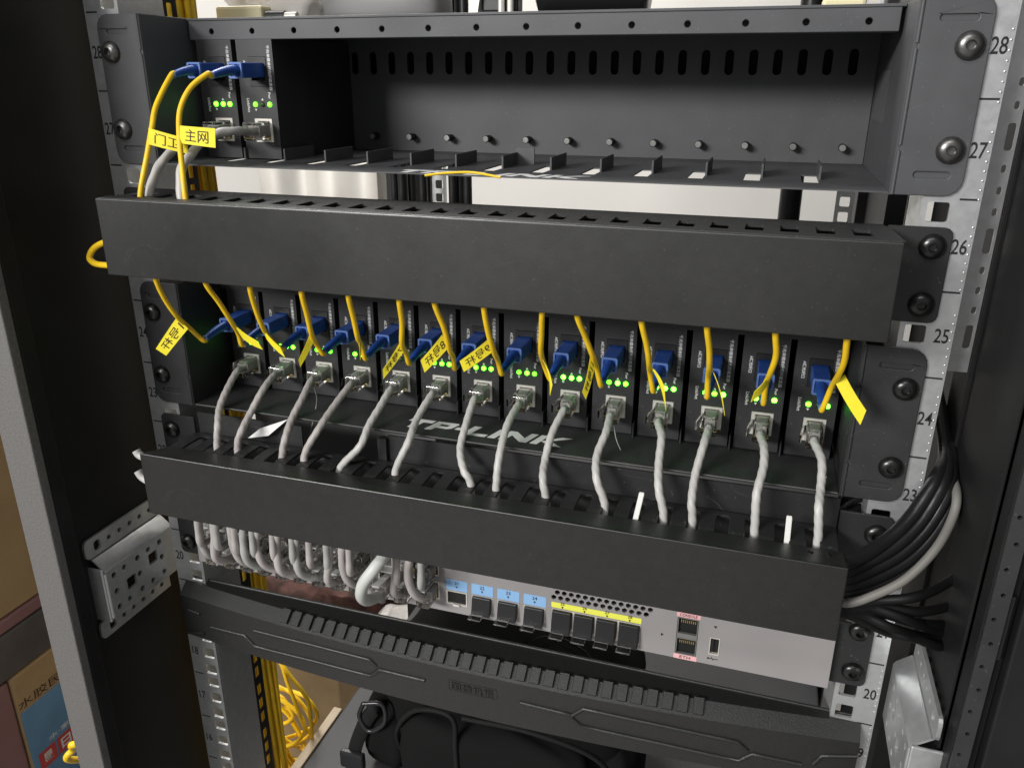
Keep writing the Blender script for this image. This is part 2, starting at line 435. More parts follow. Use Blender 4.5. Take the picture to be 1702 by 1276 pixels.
# galvanised strip beside the right rail, punched with dark slots
hs = []
z = 1075; k = 0
while z < 1300:
    if k % 4 == 0: hs.append(rrect(261.6, 265.4, z, z + 13, 1.2, 2)); z += 19
    else: hs.append(rrect(262.4, 264.8, z, z + 4, 1.1, 2)); z += 10.5
    k += 1
part('punched_strip', MB().plate(rect(250.6, 266.6, 1062, 1330), hs, 1.5, lambda u, v, w_: Vector((u, 30 + w_, v))), M['galv'], cab)
part('side_panel', MB().box(268.6, 270, -58, 25, -90, 1900, .3), M['cabinet'], cab)
part('inner_panel', MB().box(266.9, 286.8, 26, 60, -90, 1900, .6), M['cabinet'], cab)

def bracket(sx):
    """hat-shaped perforated steel bracket between rail and corner post"""
    pass
    y0, y1 = -61.0, 6.0
    prof = [(266.5, 831), (266.5, 843), (264.5, 845.2), (256.5, 847), (255, 849), (255, 887), (256.5, 889.5), (264, 895.5), (266.5, 898), (266.5, 911)]
    th = 2.0
    n = len(prof)
    # the face with holes is its own plate, the folds run round it
    fold = MB()
    def shell(pts):
        vs = []; fs = []
        m = len(pts)
        for (a, z_) in pts: vs += [Vector((sx * a, y0, z_)), Vector((sx * a, y1, z_)), Vector((sx * (a + th), y1, z_)), Vector((sx * (a + th), y0, z_))]
        for i in range(m - 1):
            o = i * 4; q = o + 4
            for k in range(4): fs.append((o + k, o + (k + 1) % 4, q + (k + 1) % 4, q + k))
        fs.append((0, 1, 2, 3)); fs.append(tuple((m - 1) * 4 + k for k in (3, 2, 1, 0)))
        fold.add(vs, fs)
    shell(prof[5:8])
    fold.smooth = 25
    b = part('side_bracket', fold, M['galv'], cab)
    fold = MB(); shell(prof[2:5]); fold.smooth = 60
    part('lower_fold', fold, M['galv'], b)
    holes = [rrect(y, y + 9, z_, z_ + 9, 1, 2) for y, z_ in ((-44, 862), (-21, 868))]
    for y in (-54, -31, -8):
        for z_ in (855, 868, 881): holes.append(circ(y, z_, 2.3, 10))
    for y in (-44, -20): 
        for z_ in (855, 881.5): holes.append(circ(y, z_, 2.0, 10))
    part('perforated_face', MB().plate(rect(y0, y1, 849, 887), holes, th, lambda u, v, w_: Vector((sx * (255 + w_), u, v))), M['galv'], b)
    for (a, c) in ((831, 845), (896.5, 911)):
        hh = [rrect(-57, -51, a + 3.5, c - 3.5, 2.2, 3)] + [circ(y, (a + c) / 2, 1.9, 10) for y in (-43, -33, -23, -13, -3)]
        part('flange', MB().plate(rrect(y0 - 4, y1, a, c, 4, 3, (1, 0, 0, 1)), hh, th, lambda u, v, w_: Vector((sx * (264.6 + w_), u, v))), M['galv'], b)
    e = MB().tube([(sx * 256.5, y0 + 1, 850), (sx * 256.5, y0 + 1, 886)], 2.2, 8)
    part('end_fold', MB().box(sx * 255.4, sx * 272, y0 - 2.2, y0 - .3, 847, 890, .9), M['galv'], b)
    part('end_curl', e, M['galv'], b)
bracket(-1); bracket(1)

# rear rails and rear posts of the cabinet
def rear_rail(sx):
    holes = []
    for n in range(20, 29):
        for dz in (6.35, 22.225, 38.1):
            holes.append(rrect(231 - 5, 231 + 5, n * U + dz - 5, n * U + dz + 5, 1.5, 2))
    r = part('rear_rail', MB().plate(rect(222, 240, 20 * U - 5, 29 * U + 5), holes, 2, lambda u, v, w_: Vector((sx * u, 500 + w_, v))), M['galv'], cab)
    part('rear_post', MB().box(sx * 243, sx * 302, 500, 540, -90, 1900, 1), M['cabinet'], cab)
rear_rail(-1); rear_rail(1)
part('rear_side_panel', MB().box(252, 284, 340, 498, -90, 1900, .5), M['cabinet'], cab)

# ================================================================== chassis and cards
XS = [180.3 - 29.6 * (13 - i) for i in range(14)]
def capsule(a, b, r, h, mb):
    """embossed stiffening bead on a face towards the viewer"""
    n = 8
    pts = [Vector(a).lerp(Vector(b), i / n) for i in range(n + 1)]
    mb.tube(pts, lambda t: r * math.sqrt(max(.02, 1 - (2 * t - 1) ** 8)), 10)
    return mb

def logo(cx, cy, z):
    """slanted block letters lying on the tray: strokes in a 113 x 14 field"""
    h, k = 14.0, 4.2
    L = []
    def q(x, *p): L.append([(x + a, b) for a, b in p])
    x = 0
    q(x, (0, h - k), (17, h - k), (17, h), (0, h)); q(x, (6.2, 0), (11, 0), (11, h - k), (6.2, h - k)); x += 18.6
    q(x, (0, 0), (4.8, 0), (4.8, h), (0, h)); q(x, (4.8, h - 3.4), (14, h - 3.4), (16, h - 1.8), (14.5, h), (4.8, h)); q(x, (4.8, 4.2), (12.5, 4.2), (15.2, 5.8), (15.8, h - 3.4), (11.2, h - 3.4), (10.8, 7.4), (4.8, 7.4)); x += 17.4
    q(x, (0, 5.2), (6.4, 5.2), (6.4, 8.8), (0, 8.8)); x += 8.4
    q(x, (0, 0), (5, 0), (5, h), (0, h)); q(x, (5, 0), (16, 0), (16, 3.6), (5, 3.6)); x += 17.8
    q(x, (0, 0), (5, 0), (5, h), (0, h)); x += 7.2
    q(x, (0, 0), (4.6, 0), (4.6, h), (0, h)); q(x, (4.6, h), (4.6, h - 6), (14.2, 0), (14.2, 6)); q(x, (14.2, 0), (18.8, 0), (18.8, h), (14.2, h)); x += 21
    q(x, (0, 0), (4.8, 0), (4.8, h), (0, h)); q(x, (4.8, 5), (13.5, h), (20, h), (9.5, 6.6), (20.5, 0), (13.6, 0), (4.8, 5))
    mb = MB()
    for p in L:
        if p[0] == p[-1]: p = p[:-1]
        mb.plate([(a * .985 - 57.5 + .32 * (b - h / 2), b - h / 2) for a, b in p], [], .1, lambda u, v, w_: Vector((cx + u, cy + v, z + w_)))
    return mb

def chassis(name, label, zc, logo_y, empty):
    """two-unit chassis; zc = middle height"""
    t = thing(name, label, 'chassis', (0, 60, zc - 43.5))
    z0, z1 = zc - 43.2, zc + 43.2
    paint = M['powder'] if empty else M['powder2']
    for sx in (-1, 1):
        out = rrect(211.5, 240.8, z0, z1, 8, 4, (0, 1, 1, 0))
        out2 = [(sx * a, b) for a, b in out]
        dents = [[(sx * a, b) for a, b in rrect(219, 234.5, zz - 1.5, zz + 1.5, 1.4, 4)] for zz in (z0 + 9.5, z1 - 9.5)]
        ear = part('ear', MB().plate(out2, dents, 2.0, lambda u, v, w_: Vector((u, -2.4 + w_, v))).bevel(.5, 2, 60), paint, t)
        for zz in (z0 + 9.5, z1 - 9.5):
            part('pressed_groove', MB().box(sx * 218, sx * 235.5, -1.35, -.6, zz - 2.4, zz + 2.4), paint, ear)
        for zz in (zc + U / 2, zc - U / 2): screw((sx * 232.55, -2.4, zz), t, empty)
        # side wall with relief notches at the bend; the right wall has vent slits
        holes = []
        if sx > 0:
            holes = [rect(70 + k * 5.4, 71.5 + k * 5.4, zc - 14, zc + 13) for k in range(11)]
        outw = rect(-2.2, 168, z0, z1)
        part('side_wall', MB().plate(outw, holes, 1.6, lambda u, v, w_: Vector((sx * (209.8 + w_), u, v))).bevel(.35, 1, 60) if not holes else MB().plate(outw, holes, 1.6, lambda u, v, w_: Vector((sx * (209.8 + w_), u, v))), paint, t)
        bend = MB()
        for (a, c) in ((z0 + .3, zc - 23), (zc - 20.5, zc + 21), (zc + 23.5, z1 - .3)):
            bend.tube([(sx * 211.2, -2.2, a), (sx * 211.2, -2.2, c)], .95, 8)
        part('bend_edge', bend, paint, t)
    part('top_plate', MB().box(-209.6, 209.6, 40.6, 167, z1 - 1.6, z1 - .1, .3), paint, t)
    hol = [circ(x + 13, zc + 35.2, 1.7, 10) for x in XS]
    fl = part('top_flange', MB().plate(rect(-208.2, 207.6, zc + 30.4, z1 - 1.8), hol, 1.4, lambda u, v, w_: Vector((u, 40 + w_, v))).bevel(.3, 1, 60), paint, t)
    part('flange_lip', MB().box(-208.2, 207.6, 41.6, 52, zc + 30.4, zc + 31.6), paint, fl)
    # tray, with the cut-outs left by the bent-up guide tabs
    tray_holes = [rect(x - 9.5, x - 1.0, 24, 62) for x in XS[1:]] if empty else []
    part('tray', MB().plate(rect(-209.6, 209.6, -1.6, 166), tray_holes, 1.5, lambda u, v, w_: Vector((u, v, z0 - .2 + w_))).bevel(.35, 1, 60) if not tray_holes else
         MB().plate(rect(-209.6, 209.6, -1.6, 166), tray_holes, .8, lambda u, v, w_: Vector((u, v, z0 + .5 + w_))), paint, t)
    zt = z0 + 1.4
    for i, x in enumerate(XS[1:]):
        if empty: part('guide_tab', MB().box(x - .9, x + .3, 38, 74, zt - .3, zt + 7.2, .25), paint, t)
        else: part('guide_tab', MB().box(x - 2.6, x - 1.6, 36.5, 60, zt - .3, zt + 9.5, .25), paint, t)
    if empty:
        part('guide_tab', MB().box(2, 14, 66, 67.2, zt - .3, zt + 10, .25), paint, t)
        slots = []
        for k in range(28):
            x = 195.5 - 14.8 * k
            slots.append(rrect(x - 2.7, x + 2.7, zc + 10.8, zc + 26, 2.65, 4))
        part('back_panel', MB().plate(rect(-209.4, 209.4, zt, z1 - 1.8), slots, 1.5, lambda u, v, w_: Vector((u, 140 + w_, v))), paint, t)
        for k, x in enumerate(XS):
            mb = MB().lathe([(2.4, 0), (2.4, 8.2), (2.0, 8.5), (1.2, 8.5), (1.15, 5), (.2, 5)], (x + 15.5, 140, zc - 31.8), (0, -1, 0), 12)
            st = part('standoff', mb, M['powder2'], t)
            part('standoff_rim', MB().lathe([(1.95, 0), (1.95, .2), (1.3, .25), (1.25, -.5), (.2, -.6)], (x + 15.5, 131.45, zc - 31.8), (0, -1, 0), 12), M['galv_dark'], st)
    part('rear_plate', MB().box(-209.4, 209.4, 163, 164.5, zt, z1 - 1.8), M['cabinet'], t)
    if not empty: part('worn_edge', MB().box(-209, 209, -1.8, -1.62, zt - .45, zt - .05), M['galv_dark'], t)
    cx = (.5 if not empty else 8)
    part('logo', logo(cx, logo_y, zt + .02), M['white'], t)
    return t

ch1 = chassis('converter_chassis', 'charcoal converter chassis, upper one, mostly empty with slotted back', 27 * U, 6, True)
ch2 = chassis('converter_chassis', 'black converter chassis, lower one, filled with fourteen lit converter cards', 24 * U - 6.35 - U / 2, 14.8, False)

def card_proto():
    """one card standing at the origin, front towards the viewer"""
    t = thing('media_converter', '', 'converter', (0, 0, 0))
    fp = MB().plate(rect(0, 26, .6, 73.4), [rrect(7.8, 20.8, 44.6, 62.4, .5, 2), rect(8.6, 21.6, 10.8, 25.6)], 1.2, lambda u, v, w_: Vector((u, w_, v)))
    part('face_plate', fp, M['card'], t)
    part('housing', MB().box(0, 1, 1.25, 100, .6, 73.4).box(25, 26, 1.25, 100, .6, 73.4).box(1.05, 24.95, 1.25, 100, .6, 1.6).box(1.05, 24.95, 1.25, 100, 72.4, 73.4).box(1.05, 24.95, 30, 31, 1.7, 72.3), M['card'], t)
    s = MB().plate(rrect(8, 20.6, 44.8, 62.2, .4, 2), [rect(9.4, 19.2, 48.2, 58.6)], 8, lambda u, v, w_: Vector((u, -.35 + w_, v)))
    so = part('fibre_socket', s, M['blackplastic'], t)
    part('socket_shutter', MB().box(9.1, 19.5, 4.5, 5.5, 47.8, 59), M['hole'], so)
    fr = MB().plate(rect(8.8, 21.4, 11, 25.4), [[(10.9, 12.6), (19.6, 12.6), (19.6, 14.8), (19.6, 24.0), (10.9, 24.0), (10.9, 20.6), (9.7, 20.6), (9.7, 15.8), (10.9, 15.8)]], 9, lambda u, v, w_: Vector((u, -.5 + w_, v)))
    rj = part('network_port', fr, M['nickel'], t)
    part('port_cavity', MB().box(9.2, 21, 8.7, 9.5, 11.4, 25), M['hole'], rj)
    for x in (10.3, 15.7, 20.8):
        part('indicator_lamp', MB().lathe([(1.55, -.5), (1.55, .5), (1.15, 1.0), (.4, 1.2)], (x, 0, 34), (0, -1, 0), 12), M['led'], t)
    part('print', letters('千兆单模单纤光纤收发器', 2.6, (22.9, -.02, 55.6), DOWNW, bold=.03, fit=(26.5, 2.2)), M['white'], t)
    part('print', letters('A端光纤口', 2.4, (5.2, -.02, 55), DOWNW, bold=.04, fit=(10.4, 2.1)), M['white'], t)
    part('print', letters('Link/Act', 2.4, (5.2, -.02, 33.4), DOWNW, bold=.04, fit=(8.4, 1.9)), M['white'], t)
    part('print', letters('Pwr', 2.3, (21.1, -.02, 39.3), DOWNW, bold=.04, fit=(3.9, 1.7)), M['white'], t)
    tri = MB().add([(15.7 - .85, -.15, 36.4), (15.7 + .85, -.15, 36.4), (15.7, -.15, 37.8), (15.7 - .85, -.02, 36.4), (15.7 + .85, -.02, 36.4), (15.7, -.02, 37.8)], [(0, 1, 2), (5, 4, 3), (0, 3, 4, 1), (1, 4, 5, 2), (2, 5, 3, 0)])
    part('arrow_print', tri, M['white'], t)
    tri = MB().add([(10.3 - .85, -.15, 31.3), (10.3 + .85, -.15, 31.3), (10.3, -.15, 29.9), (10.3 - .85, -.02, 31.3), (10.3 + .85, -.02, 31.3), (10.3, -.02, 29.9)], [(0, 1, 2), (5, 4, 3), (0, 3, 4, 1), (1, 4, 5, 2), (2, 5, 3, 0)])
    part('arrow_print', tri, M['white'], t)
    return t
proto = card_proto()
LED_OFF = {('lo', 4): [1], ('lo', 10): [], ('lo', 12): [1], ('lo', 13): [1], ('hi', 1): [1]}
def place_card(row, i, zb, label, group, first=False):
    c = proto if first else copy_tree(proto)
    c.location = Vector((XS[i], 40.2, zb)) * S
    c['label'] = label; c['group'] = group
    off = LED_OFF.get((row, i), [])
    leds = [k for k in c.children if k.name.startswith('indicator_lamp')]
    leds.sort(key=lambda o: sum(v.co.x for v in o.data.vertices) / len(o.data.vertices))
    for k in range(3):
        pick = M['led_hot'] if (row == 'lo' and i > 7 and random.random() < .6) else (M['led_dim'] if random.random() < .35 else M['led'])
        leds[k].material_slots[0].link = 'OBJECT'; leds[k].material_slots[0].material = pick
    for k in off:
        leds[k].material_slots[0].link = 'OBJECT'; leds[k].material_slots[0].material = M['led_off']
    return c
Z1C = 27 * U - 43.2 + 1.35
Z2C = 24 * U - 6.35 - U / 2 - 43.2 + 1.35
for i in range(14):
    ex = 'leftmost' if i == 0 else ('rightmost' if i == 13 else ORD[i] + ' from the left')
    place_card('lo', i, Z2C, 'black converter card with green lamps in the lower chassis, ' + ex, 'converter cards in the lower chassis', i == 0)
place_card('hi', 0, Z1C, 'black converter card at the left end of the mostly empty upper chassis', 'converter cards in the upper chassis')
place_card('hi', 1, Z1C, 'black converter card beside the empty bays of the upper chassis', 'converter cards in the upper chassis')

# ================================================================== cable managers
# upper one: closed slots along its top, plain front cover
m1 = thing('cable_manager', 'black cable manager with smooth cover between the two chassis', 'cable manager', (0, -10, 1096))
for sx in (-1, 1):
    part('ear', MB().plate([(sx * a, b) for a, b in rrect(212, 241, 1095.5, 1142.5, 4, 3, (0, 1, 1, 0))], [], 2, lambda u, v, w_: Vector((u, -2.4 + w_, v))).bevel(.4, 1, 60), M['comb'], m1)
    for zz in (25.5 * U, 25 * U - 6.35): screw((sx * 232.55, -2.4, zz), m1)
part('back_plate', MB().box(-211.5, 211.5, -3.6, -2.2, 1096, 1142), M['comb'], m1)
tops = []
for k in range(26):
    x = -198 + 15.84 * k
    tops.append(rrect(x - 4.2, x + 4.2, -44, -23, .8, 2))
part('slotted_top', MB().plate([(-210, -3.7), (209, -3.7), (211.5, -14), (214, -50), (-212, -50)], tops, 1.5, lambda u, v, w_: Vector((u, v, 1141.4 + w_))), M['comb'], m1)
part('bottom_plate', MB().box(-211, 211, -36, -3.7, 1097, 1098.5, .3), M['comb'], m1)
cv = part('front_cover', MB().box(-210.5, 212.5, -57.5, -56.1, 1099.4, 1143.6, .55, 2), M['cover'], m1)
part('cover_lip', MB().box(-210.2, 212.2, -56.0, -46.5, 1143.0, 1144.0, .4), M['comb'], cv)
part('cover_lip', MB().box(-210.2, 212.2, -56.0, -50, 1099.6, 1100.6, .4), M['comb'], cv)

# lower one: open comb on top
m2 = thing('cable_manager', 'black cable manager with open-fingered comb along its top above the switch', 'cable manager', (0, -10, 940))
for sx in (-1, 1):
    part('ear', MB().plate([(sx * a, b) for a, b in rrect(212, 240, 942, 986, 4, 3, (0, 1, 1, 0))], [], 2, lambda u, v, w_: Vector((u, -2.4 + w_, v))).bevel(.4, 1, 60), M['comb'], m2)
    for zz in (22 * U - 3, 21.5 * U - 8): screw((sx * 231.5, -2.4, zz), m2)
part('back_plate', MB().box(-211.5, 211.5, -3.6, -2.2, 942, 973.5), M['comb'], m2)
part('upright', MB().box(-70, -64, -2.1, 3, 973.5, 990), M['powder2'], m2)
part('back_plate', MB().box(-63.8, 211.5, 1, 2.4, 965, 991.5), M['comb'], m2)
part('back_plate', MB().box(-211.5, -128, 1, 2.4, 965, 989), M['comb'], m2)  # dark sheet added across the open left gap to stand in for its darkness
def combz(x, t):
    """height and depth of the comb surface; t = 0 at the back, 1 at the front"""
    s_ = (x + 212) / 424
    return Vector((x, -3.7 - 36.3 * t, 975.6 + .8 * math.sin(3.1 * t) - 4 * max(0, t - .66)))
SL = [-198 + 15.84 * k for k in range(26)]
edges = [-211] + [q for x in SL for q in (x - 3.6, x + 3.6)] + [211]
spine = MB()
vs = []; fs = []
nx_ = 40
for i in range(nx_ + 1):
    x = -211 + 422 * i / nx_
    for t_, dz in ((0, 0), (.12, 0), (.12, -1.6), (0, -1.6)): vs.append(combz(x, t_) + Vector((0, 0, dz)))
for i in range(nx_):
    for k in range(4):
        a = i * 4 + k; b = i * 4 + (k + 1) % 4
        fs.append((a, b, b + 4, a + 4))
fs += [(3, 2, 1, 0), (nx_ * 4, nx_ * 4 + 1, nx_ * 4 + 2, nx_ * 4 + 3)]
part('comb_spine', MB().add(vs, fs), M['comb'], m2)
for k in range(len(edges) // 2):
    xa, xb = edges[2 * k], edges[2 * k + 1]
    prof = [(.12, 2.6), (.135, 1.5), (.16, .6), (.20, 0), (.45, 0), (.62, 0), (.78, 0)]
    vs = []; fs = []
    for t_, extra in prof:
        for x in (xa - (extra if k else 0), xb + (extra if k < 26 else 0)):
            p = combz(x, t_); vs += [p, p + Vector((0, 0, -1.6))]
    for i in range(len(prof) - 1):
        o = i * 4; q = o + 4
        fs += [(o, q, q + 2, o + 2), (o + 1, o + 3, q + 3, q + 1), (o, o + 1, q + 1, q), (o + 2, q + 2, q + 3, o + 3)]
    fs += [(0, 2, 3, 1), tuple((len(prof) - 1) * 4 + j for j in (0, 1, 3, 2))]
    part('comb_finger', MB().add(vs, fs).bevel(.35, 1, 50), M['comb'], m2)
cov = part('front_cover', MB().box(-210.5, 212.8, -57.6, -56.2, 940.2, 983.6, .55, 2), M['cover'], m2)
part('cover_lip', MB().hull8([(-210, -56.1, 982.9), (212.3, -56.1, 982.9), (212.3, -31.2, 976.9), (-210, -31.2, 976.9), (-210, -56.1, 981.8), (212.3, -56.1, 981.8), (212.3, -31.2, 975.9), (-210, -31.2, 975.9)]), M['comb'], cov)
for hx_ in (196, 205): part('rivet', MB().lathe([(1.5, 0), (1.4, .5), (.7, .8)], (hx_, -40, 979.1), (0, 0, 1), 10), M['screw'], cov)
# bottom fins carry the cover
part('bottom_plate', MB().box(-211, 211, -24, -3.7, 943, 944.5, .3), M['comb'], m2)
for (u0, v0, u1, v1, n) in ((1049, 862, 1058, 819, 0), (1303, 905, 1303, 858, 1)):
    a = at(u0, v0, Y=-31); b = at(u1, v1, Y=-20)
    b = Vector((a.x + (2 if n == 0 else 0), b.y, b.z)); a = a + Vector((0, 0, -6))
    d = Vector((3.0, 0, 0)); e_ = Vector((0, .9, .7))
    solo('cable_tie', MB().hull8([a, a + d, b + d, b, a + e_, a + d + e_, b + d + e_, b + e_]).bevel(.25, 1, 40), M['tie'],
         'white nylon cable tie tail standing in the comb, ' + ('the left one of two' if n == 0 else 'the right one of two'), 'cable tie', a, 'white tie tails in the comb')

# ================================================================== network switch
sw = thing('network_switch', 'slim network switch with light grey front panel and numbered ports', 'switch', (0, 0, 871))
SZ0, SZ1, SY = 871.2, 915.5, -8.0
LOWX = [-197 + 14.3 * k for k in range(9)] + [-66, -49, -33]
RJ = [(x, z_) for x in LOWX for z_ in (879.6, 897.6)]
panel_holes = [rect(x - 6.2, x + 6.2, z_, z_ + 14) for x, z_ in RJ]
SFP = [(-22.0 + 18 * k) for k in range(4)]
SFP4 = [(50.6 + 14.6 * k) for k in range(4)]
panel_holes += [rect(x, x + 14.8, 877.8, 888.6) for x in SFP]
panel_holes += [rect(50.6, 108.4, 874.9, 890.6)]
hx = []
for r_ in range(3):
    for k in range(14):
        x = 52 + k * 4.55 + (2.27 if r_ % 2 else 0); z_ = 898.6 + r_ * 3.95
        hx.append(circ(x, z_, 1.85, 6, math.pi / 6))
panel_holes += hx
panel_holes += [rect(130.2, 143.1, 874.4, 902.0), rrect(150.2, 156.6, 878.8, 891.6, .5, 2)]
part('front_panel', MB().plate(rect(-220.5, 220, SZ0, SZ1), panel_holes, 1.4, lambda u, v, w_: Vector((u, SY + w_, v))), M['panel'], sw)
part('case', MB().box(-219, 219, 1, 230, SZ0 + .5, SZ0 + 1.5).box(-219, 219, 1, 230, SZ1 - 1.5, SZ1 - .5).box(-219, -218, -6.4, 230, SZ0 + 1.6, SZ1 - 1.6).box(218, 219, -6.4, 230, SZ0 + 1.6, SZ1 - 1.6), M['powder2'], sw)
part('case_shell', MB().box(-217.8, 217.8, 6, 7, SZ0 + 1.7, SZ1 - 1.7).box(-219, 219, -6.4, .9, SZ0 - .1, SZ0 + .9), M['hole'], sw)
for sx in (-1, 1):
    part('ear', MB().plate([(sx * a, b) for a, b in rrect(220.4, 240.5, SZ0 + 1, SZ1 - .5, 4, 3, (0, 1, 1, 0))], [], 2, lambda u, v, w_: Vector((u, -2.4 + w_, v))).bevel(.4, 1, 60), M['comb'], sw)
    for zz in (20.5 * U, 20 * U - 6.35): screw((sx * 232.55, -2.4, zz), sw)
for x, z_ in RJ:
    p_ = part('network_port', MB().plate(rect(x - 6.1, x + 6.1, z_ + .1, z_ + 13.9), [rect(x - 5.2, x + 5.2, z_ + 1, z_ + 12.8)], 12, lambda u, v, w_: Vector((u, SY - .2 + w_, v))), M['nickel'], sw)
for k, x in enumerate(SFP):
    p_ = part('fibre_port', MB().plate(rect(x + .1, x + 14.7, 877.9, 888.5), [rect(x + .8, x + 14, 878.6, 887.8)], 13, lambda u, v, w_: Vector((u, SY - .3 + w_, v))), M['nickel'], sw)
    part('port_label', MB().box(x, x + 15, SY - .14, SY - .02, 889.2, 897.2), M['blue_print'], p_)
    part('port_number', letters(str(21 + k), 3.4, (x + 7.4, SY - .16, 895), bold=.02), M['ink'], p_)
    part('arrow_print', MB().add([(x + 6.6, SY - .22, 892.6), (x + 8.2, SY - .22, 892.6), (x + 7.4, SY - .22, 890.9), (x + 6.6, SY - .16, 892.6), (x + 8.2, SY - .16, 892.6), (x + 7.4, SY - .16, 890.9)], [(0, 1, 2), (5, 4, 3), (0, 3, 4, 1), (1, 4, 5, 2), (2, 5, 3, 0)]), M['ink'], p_)
    if k == 0:
        part('port_cavity', MB().box(x + .85, x + 13.95, SY + .9, SY + 1.7, 878.7, 887.7), M['hole'], p_)
        part('latch', MB().box(x + 5.2, x + 9.6, SY - 1.6, SY + 1, 877.4, 878.7, .2), M['nickel'], p_)
    else:
        pl = MB().hull8([(x + .8, SY - 4.6, 875.6), (x + 13.7, SY - 4.6, 875.6), (x + 13.7, SY - 2.0, 888.2), (x + .8, SY - 2.0, 888.2), (x + .9, SY - .4, 877.6), (x + 13.9, SY - .4, 877.6), (x + 13.9, SY - .4, 888.4), (x + .9, SY - .4, 888.4)]).bevel(.5, 2, 30)
        q_ = part('dust_plug', pl, M['blackplastic'], p_)
        part('pull_tab', MB().box(x + .4, x + 9.4, SY - 10.5, SY - 4.8, 875.7, 876.7, .3), M['clear'], q_)
g_ = part('fibre_port_block', MB().plate(rect(50.8, 108.2, 875.1, 890.4), [rect(50.9 + 14.45 * k + .5, 50.9 + 14.45 * k + 13.6, 876, 889.6) for k in range(4)], 13, lambda u, v, w_: Vector((u, SY - .2 + w_, v))), M['nickel'], sw)
part('port_label', MB().box(50.6, 108.4, SY - .14, SY - .02, 891.0, 895.0), M['yellow_print'], g_)
for k in range(4):
    x = 50.9 + 14.45 * k
    part('port_number', letters(str(25 + k), 2.9, (x + 7, SY - .16, 894.6), bold=.02), M['ink'], g_)
    part('arrow_print', MB().add([(x + 6.2, SY - .22, 892.6), (x + 7.8, SY - .22, 892.6), (x + 7, SY - .22, 891.0), (x + 6.2, SY - .16, 892.6), (x + 7.8, SY - .16, 892.6), (x + 7, SY - .16, 891.0)], [(0, 1, 2), (5, 4, 3), (0, 3, 4, 1), (1, 4, 5, 2), (2, 5, 3, 0)]), M['ink'], g_)
    q_ = part('dust_plug', MB().hull8([(x + .6, SY - 5, 874.2), (x + 13.0, SY - 5, 874.2), (x + 13.0, SY - 2.4, 889.6), (x + .6, SY - 2.4, 889.6), (x + .8, SY - .4, 876.4), (x + 13.4, SY - .4, 876.4), (x + 13.4, SY - .4, 889.8), (x + .8, SY - .4, 889.8)]).bevel(.5, 2, 30), M['blackplastic'], g_)
    part('pull_tab', MB().box(x + .6, x + 9.6, SY - 11, SY - 5.2, 874.3, 875.4, .3), M['clear'], q_)
for (z_, lab, zl) in ((889.5, 'CONSOLE', 903.6), (874.7, 'ETH', 872.9)):
    p_ = part('network_port', MB().plate(rect(130.5, 142.8, z_, z_ + 12.2), [rect(131.0, 142.3, z_ + .6, z_ + 11.6)], 2, lambda u, v, w_: Vector((u, SY - .2 + w_, v))), M['galv_dark'], sw)
    part('port_cavity', MB().box(131.1, 142.2, SY + 1.9, SY + 2.7, z_ + .8, z_ + 11.4), M['hole'], p_)
    for j in range(8): part('contact', MB().box(132.4 + j * 1.2, 132.9 + j * 1.2, SY + .6, SY + 1.8, z_ + 8.2, z_ + 10.2), M['contact'], p_)
    part('port_label', MB().box(129.6, 143.7, SY - .14, SY - .02, zl - 1.7, zl + 1.7), M['pink_print'], p_)
    part('port_name', letters(lab, 3, (136.6, SY - .16, zl), fit=(10.5 if lab == 'CONSOLE' else 6.5, 2.0)), M['ink'], p_)
part('jack_divider', MB().box(130.5, 142.8, SY - .1, SY + 1.5, 887.0, 889.4), M['galv_dark'], sw)
ub = part('usb_port', MB().plate(rrect(150.3, 156.5, 878.9, 891.5, .4, 2), [rect(150.9, 155.9, 879.6, 890.8)], 2, lambda u, v, w_: Vector((u, SY - .3 + w_, v))), M['nickel'], sw)
part('usb_cavity', MB().box(150.5, 156.3, SY + 1.8, SY + 2.4, 879.1, 891.3), M['hole'], ub)
part('usb_tongue', MB().box(151.2, 152.9, SY + .6, SY + 1.7, 880.4, 890), M['blackplastic'], ub)
part('usb_mark', MB().box(150.2, 156.2, SY - .14, SY - .03, 875.6, 876.0).box(153.2, 153.6, SY - .15, SY - .04, 874.6, 875.5).box(152.2, 152.6, SY - .15, SY - .04, 876.1, 877).lathe([(.7, 0), (.7, .1)], (150.5, SY - .02, 875.8), (0, -1, 0), 10), M['ink'], sw)
for (x, z_, dx, dz_) in ((152.9, 899, 0, -1), (121.8, 886.5, 1, 0)):
    o_ = Vector((x, SY - .02, z_))
    a_ = [Vector((-1.1, 0, .8)), Vector((1.1, 0, .8)), Vector((0, 0, -.9))] if dz_ else [Vector((-.8, 0, 1.1)), Vector((-.8, 0, -1.1)), Vector((.9, 0, 0))]
    f_ = Vector((0, -.12, 0))
    part('arrow_print', MB().add([o_ + q for q in a_] + [o_ + q + f_ for q in a_], [(0, 1, 2), (5, 4, 3), (0, 3, 4, 1), (1, 4, 5, 2), (2, 5, 3, 0)]), M['ink'], sw)

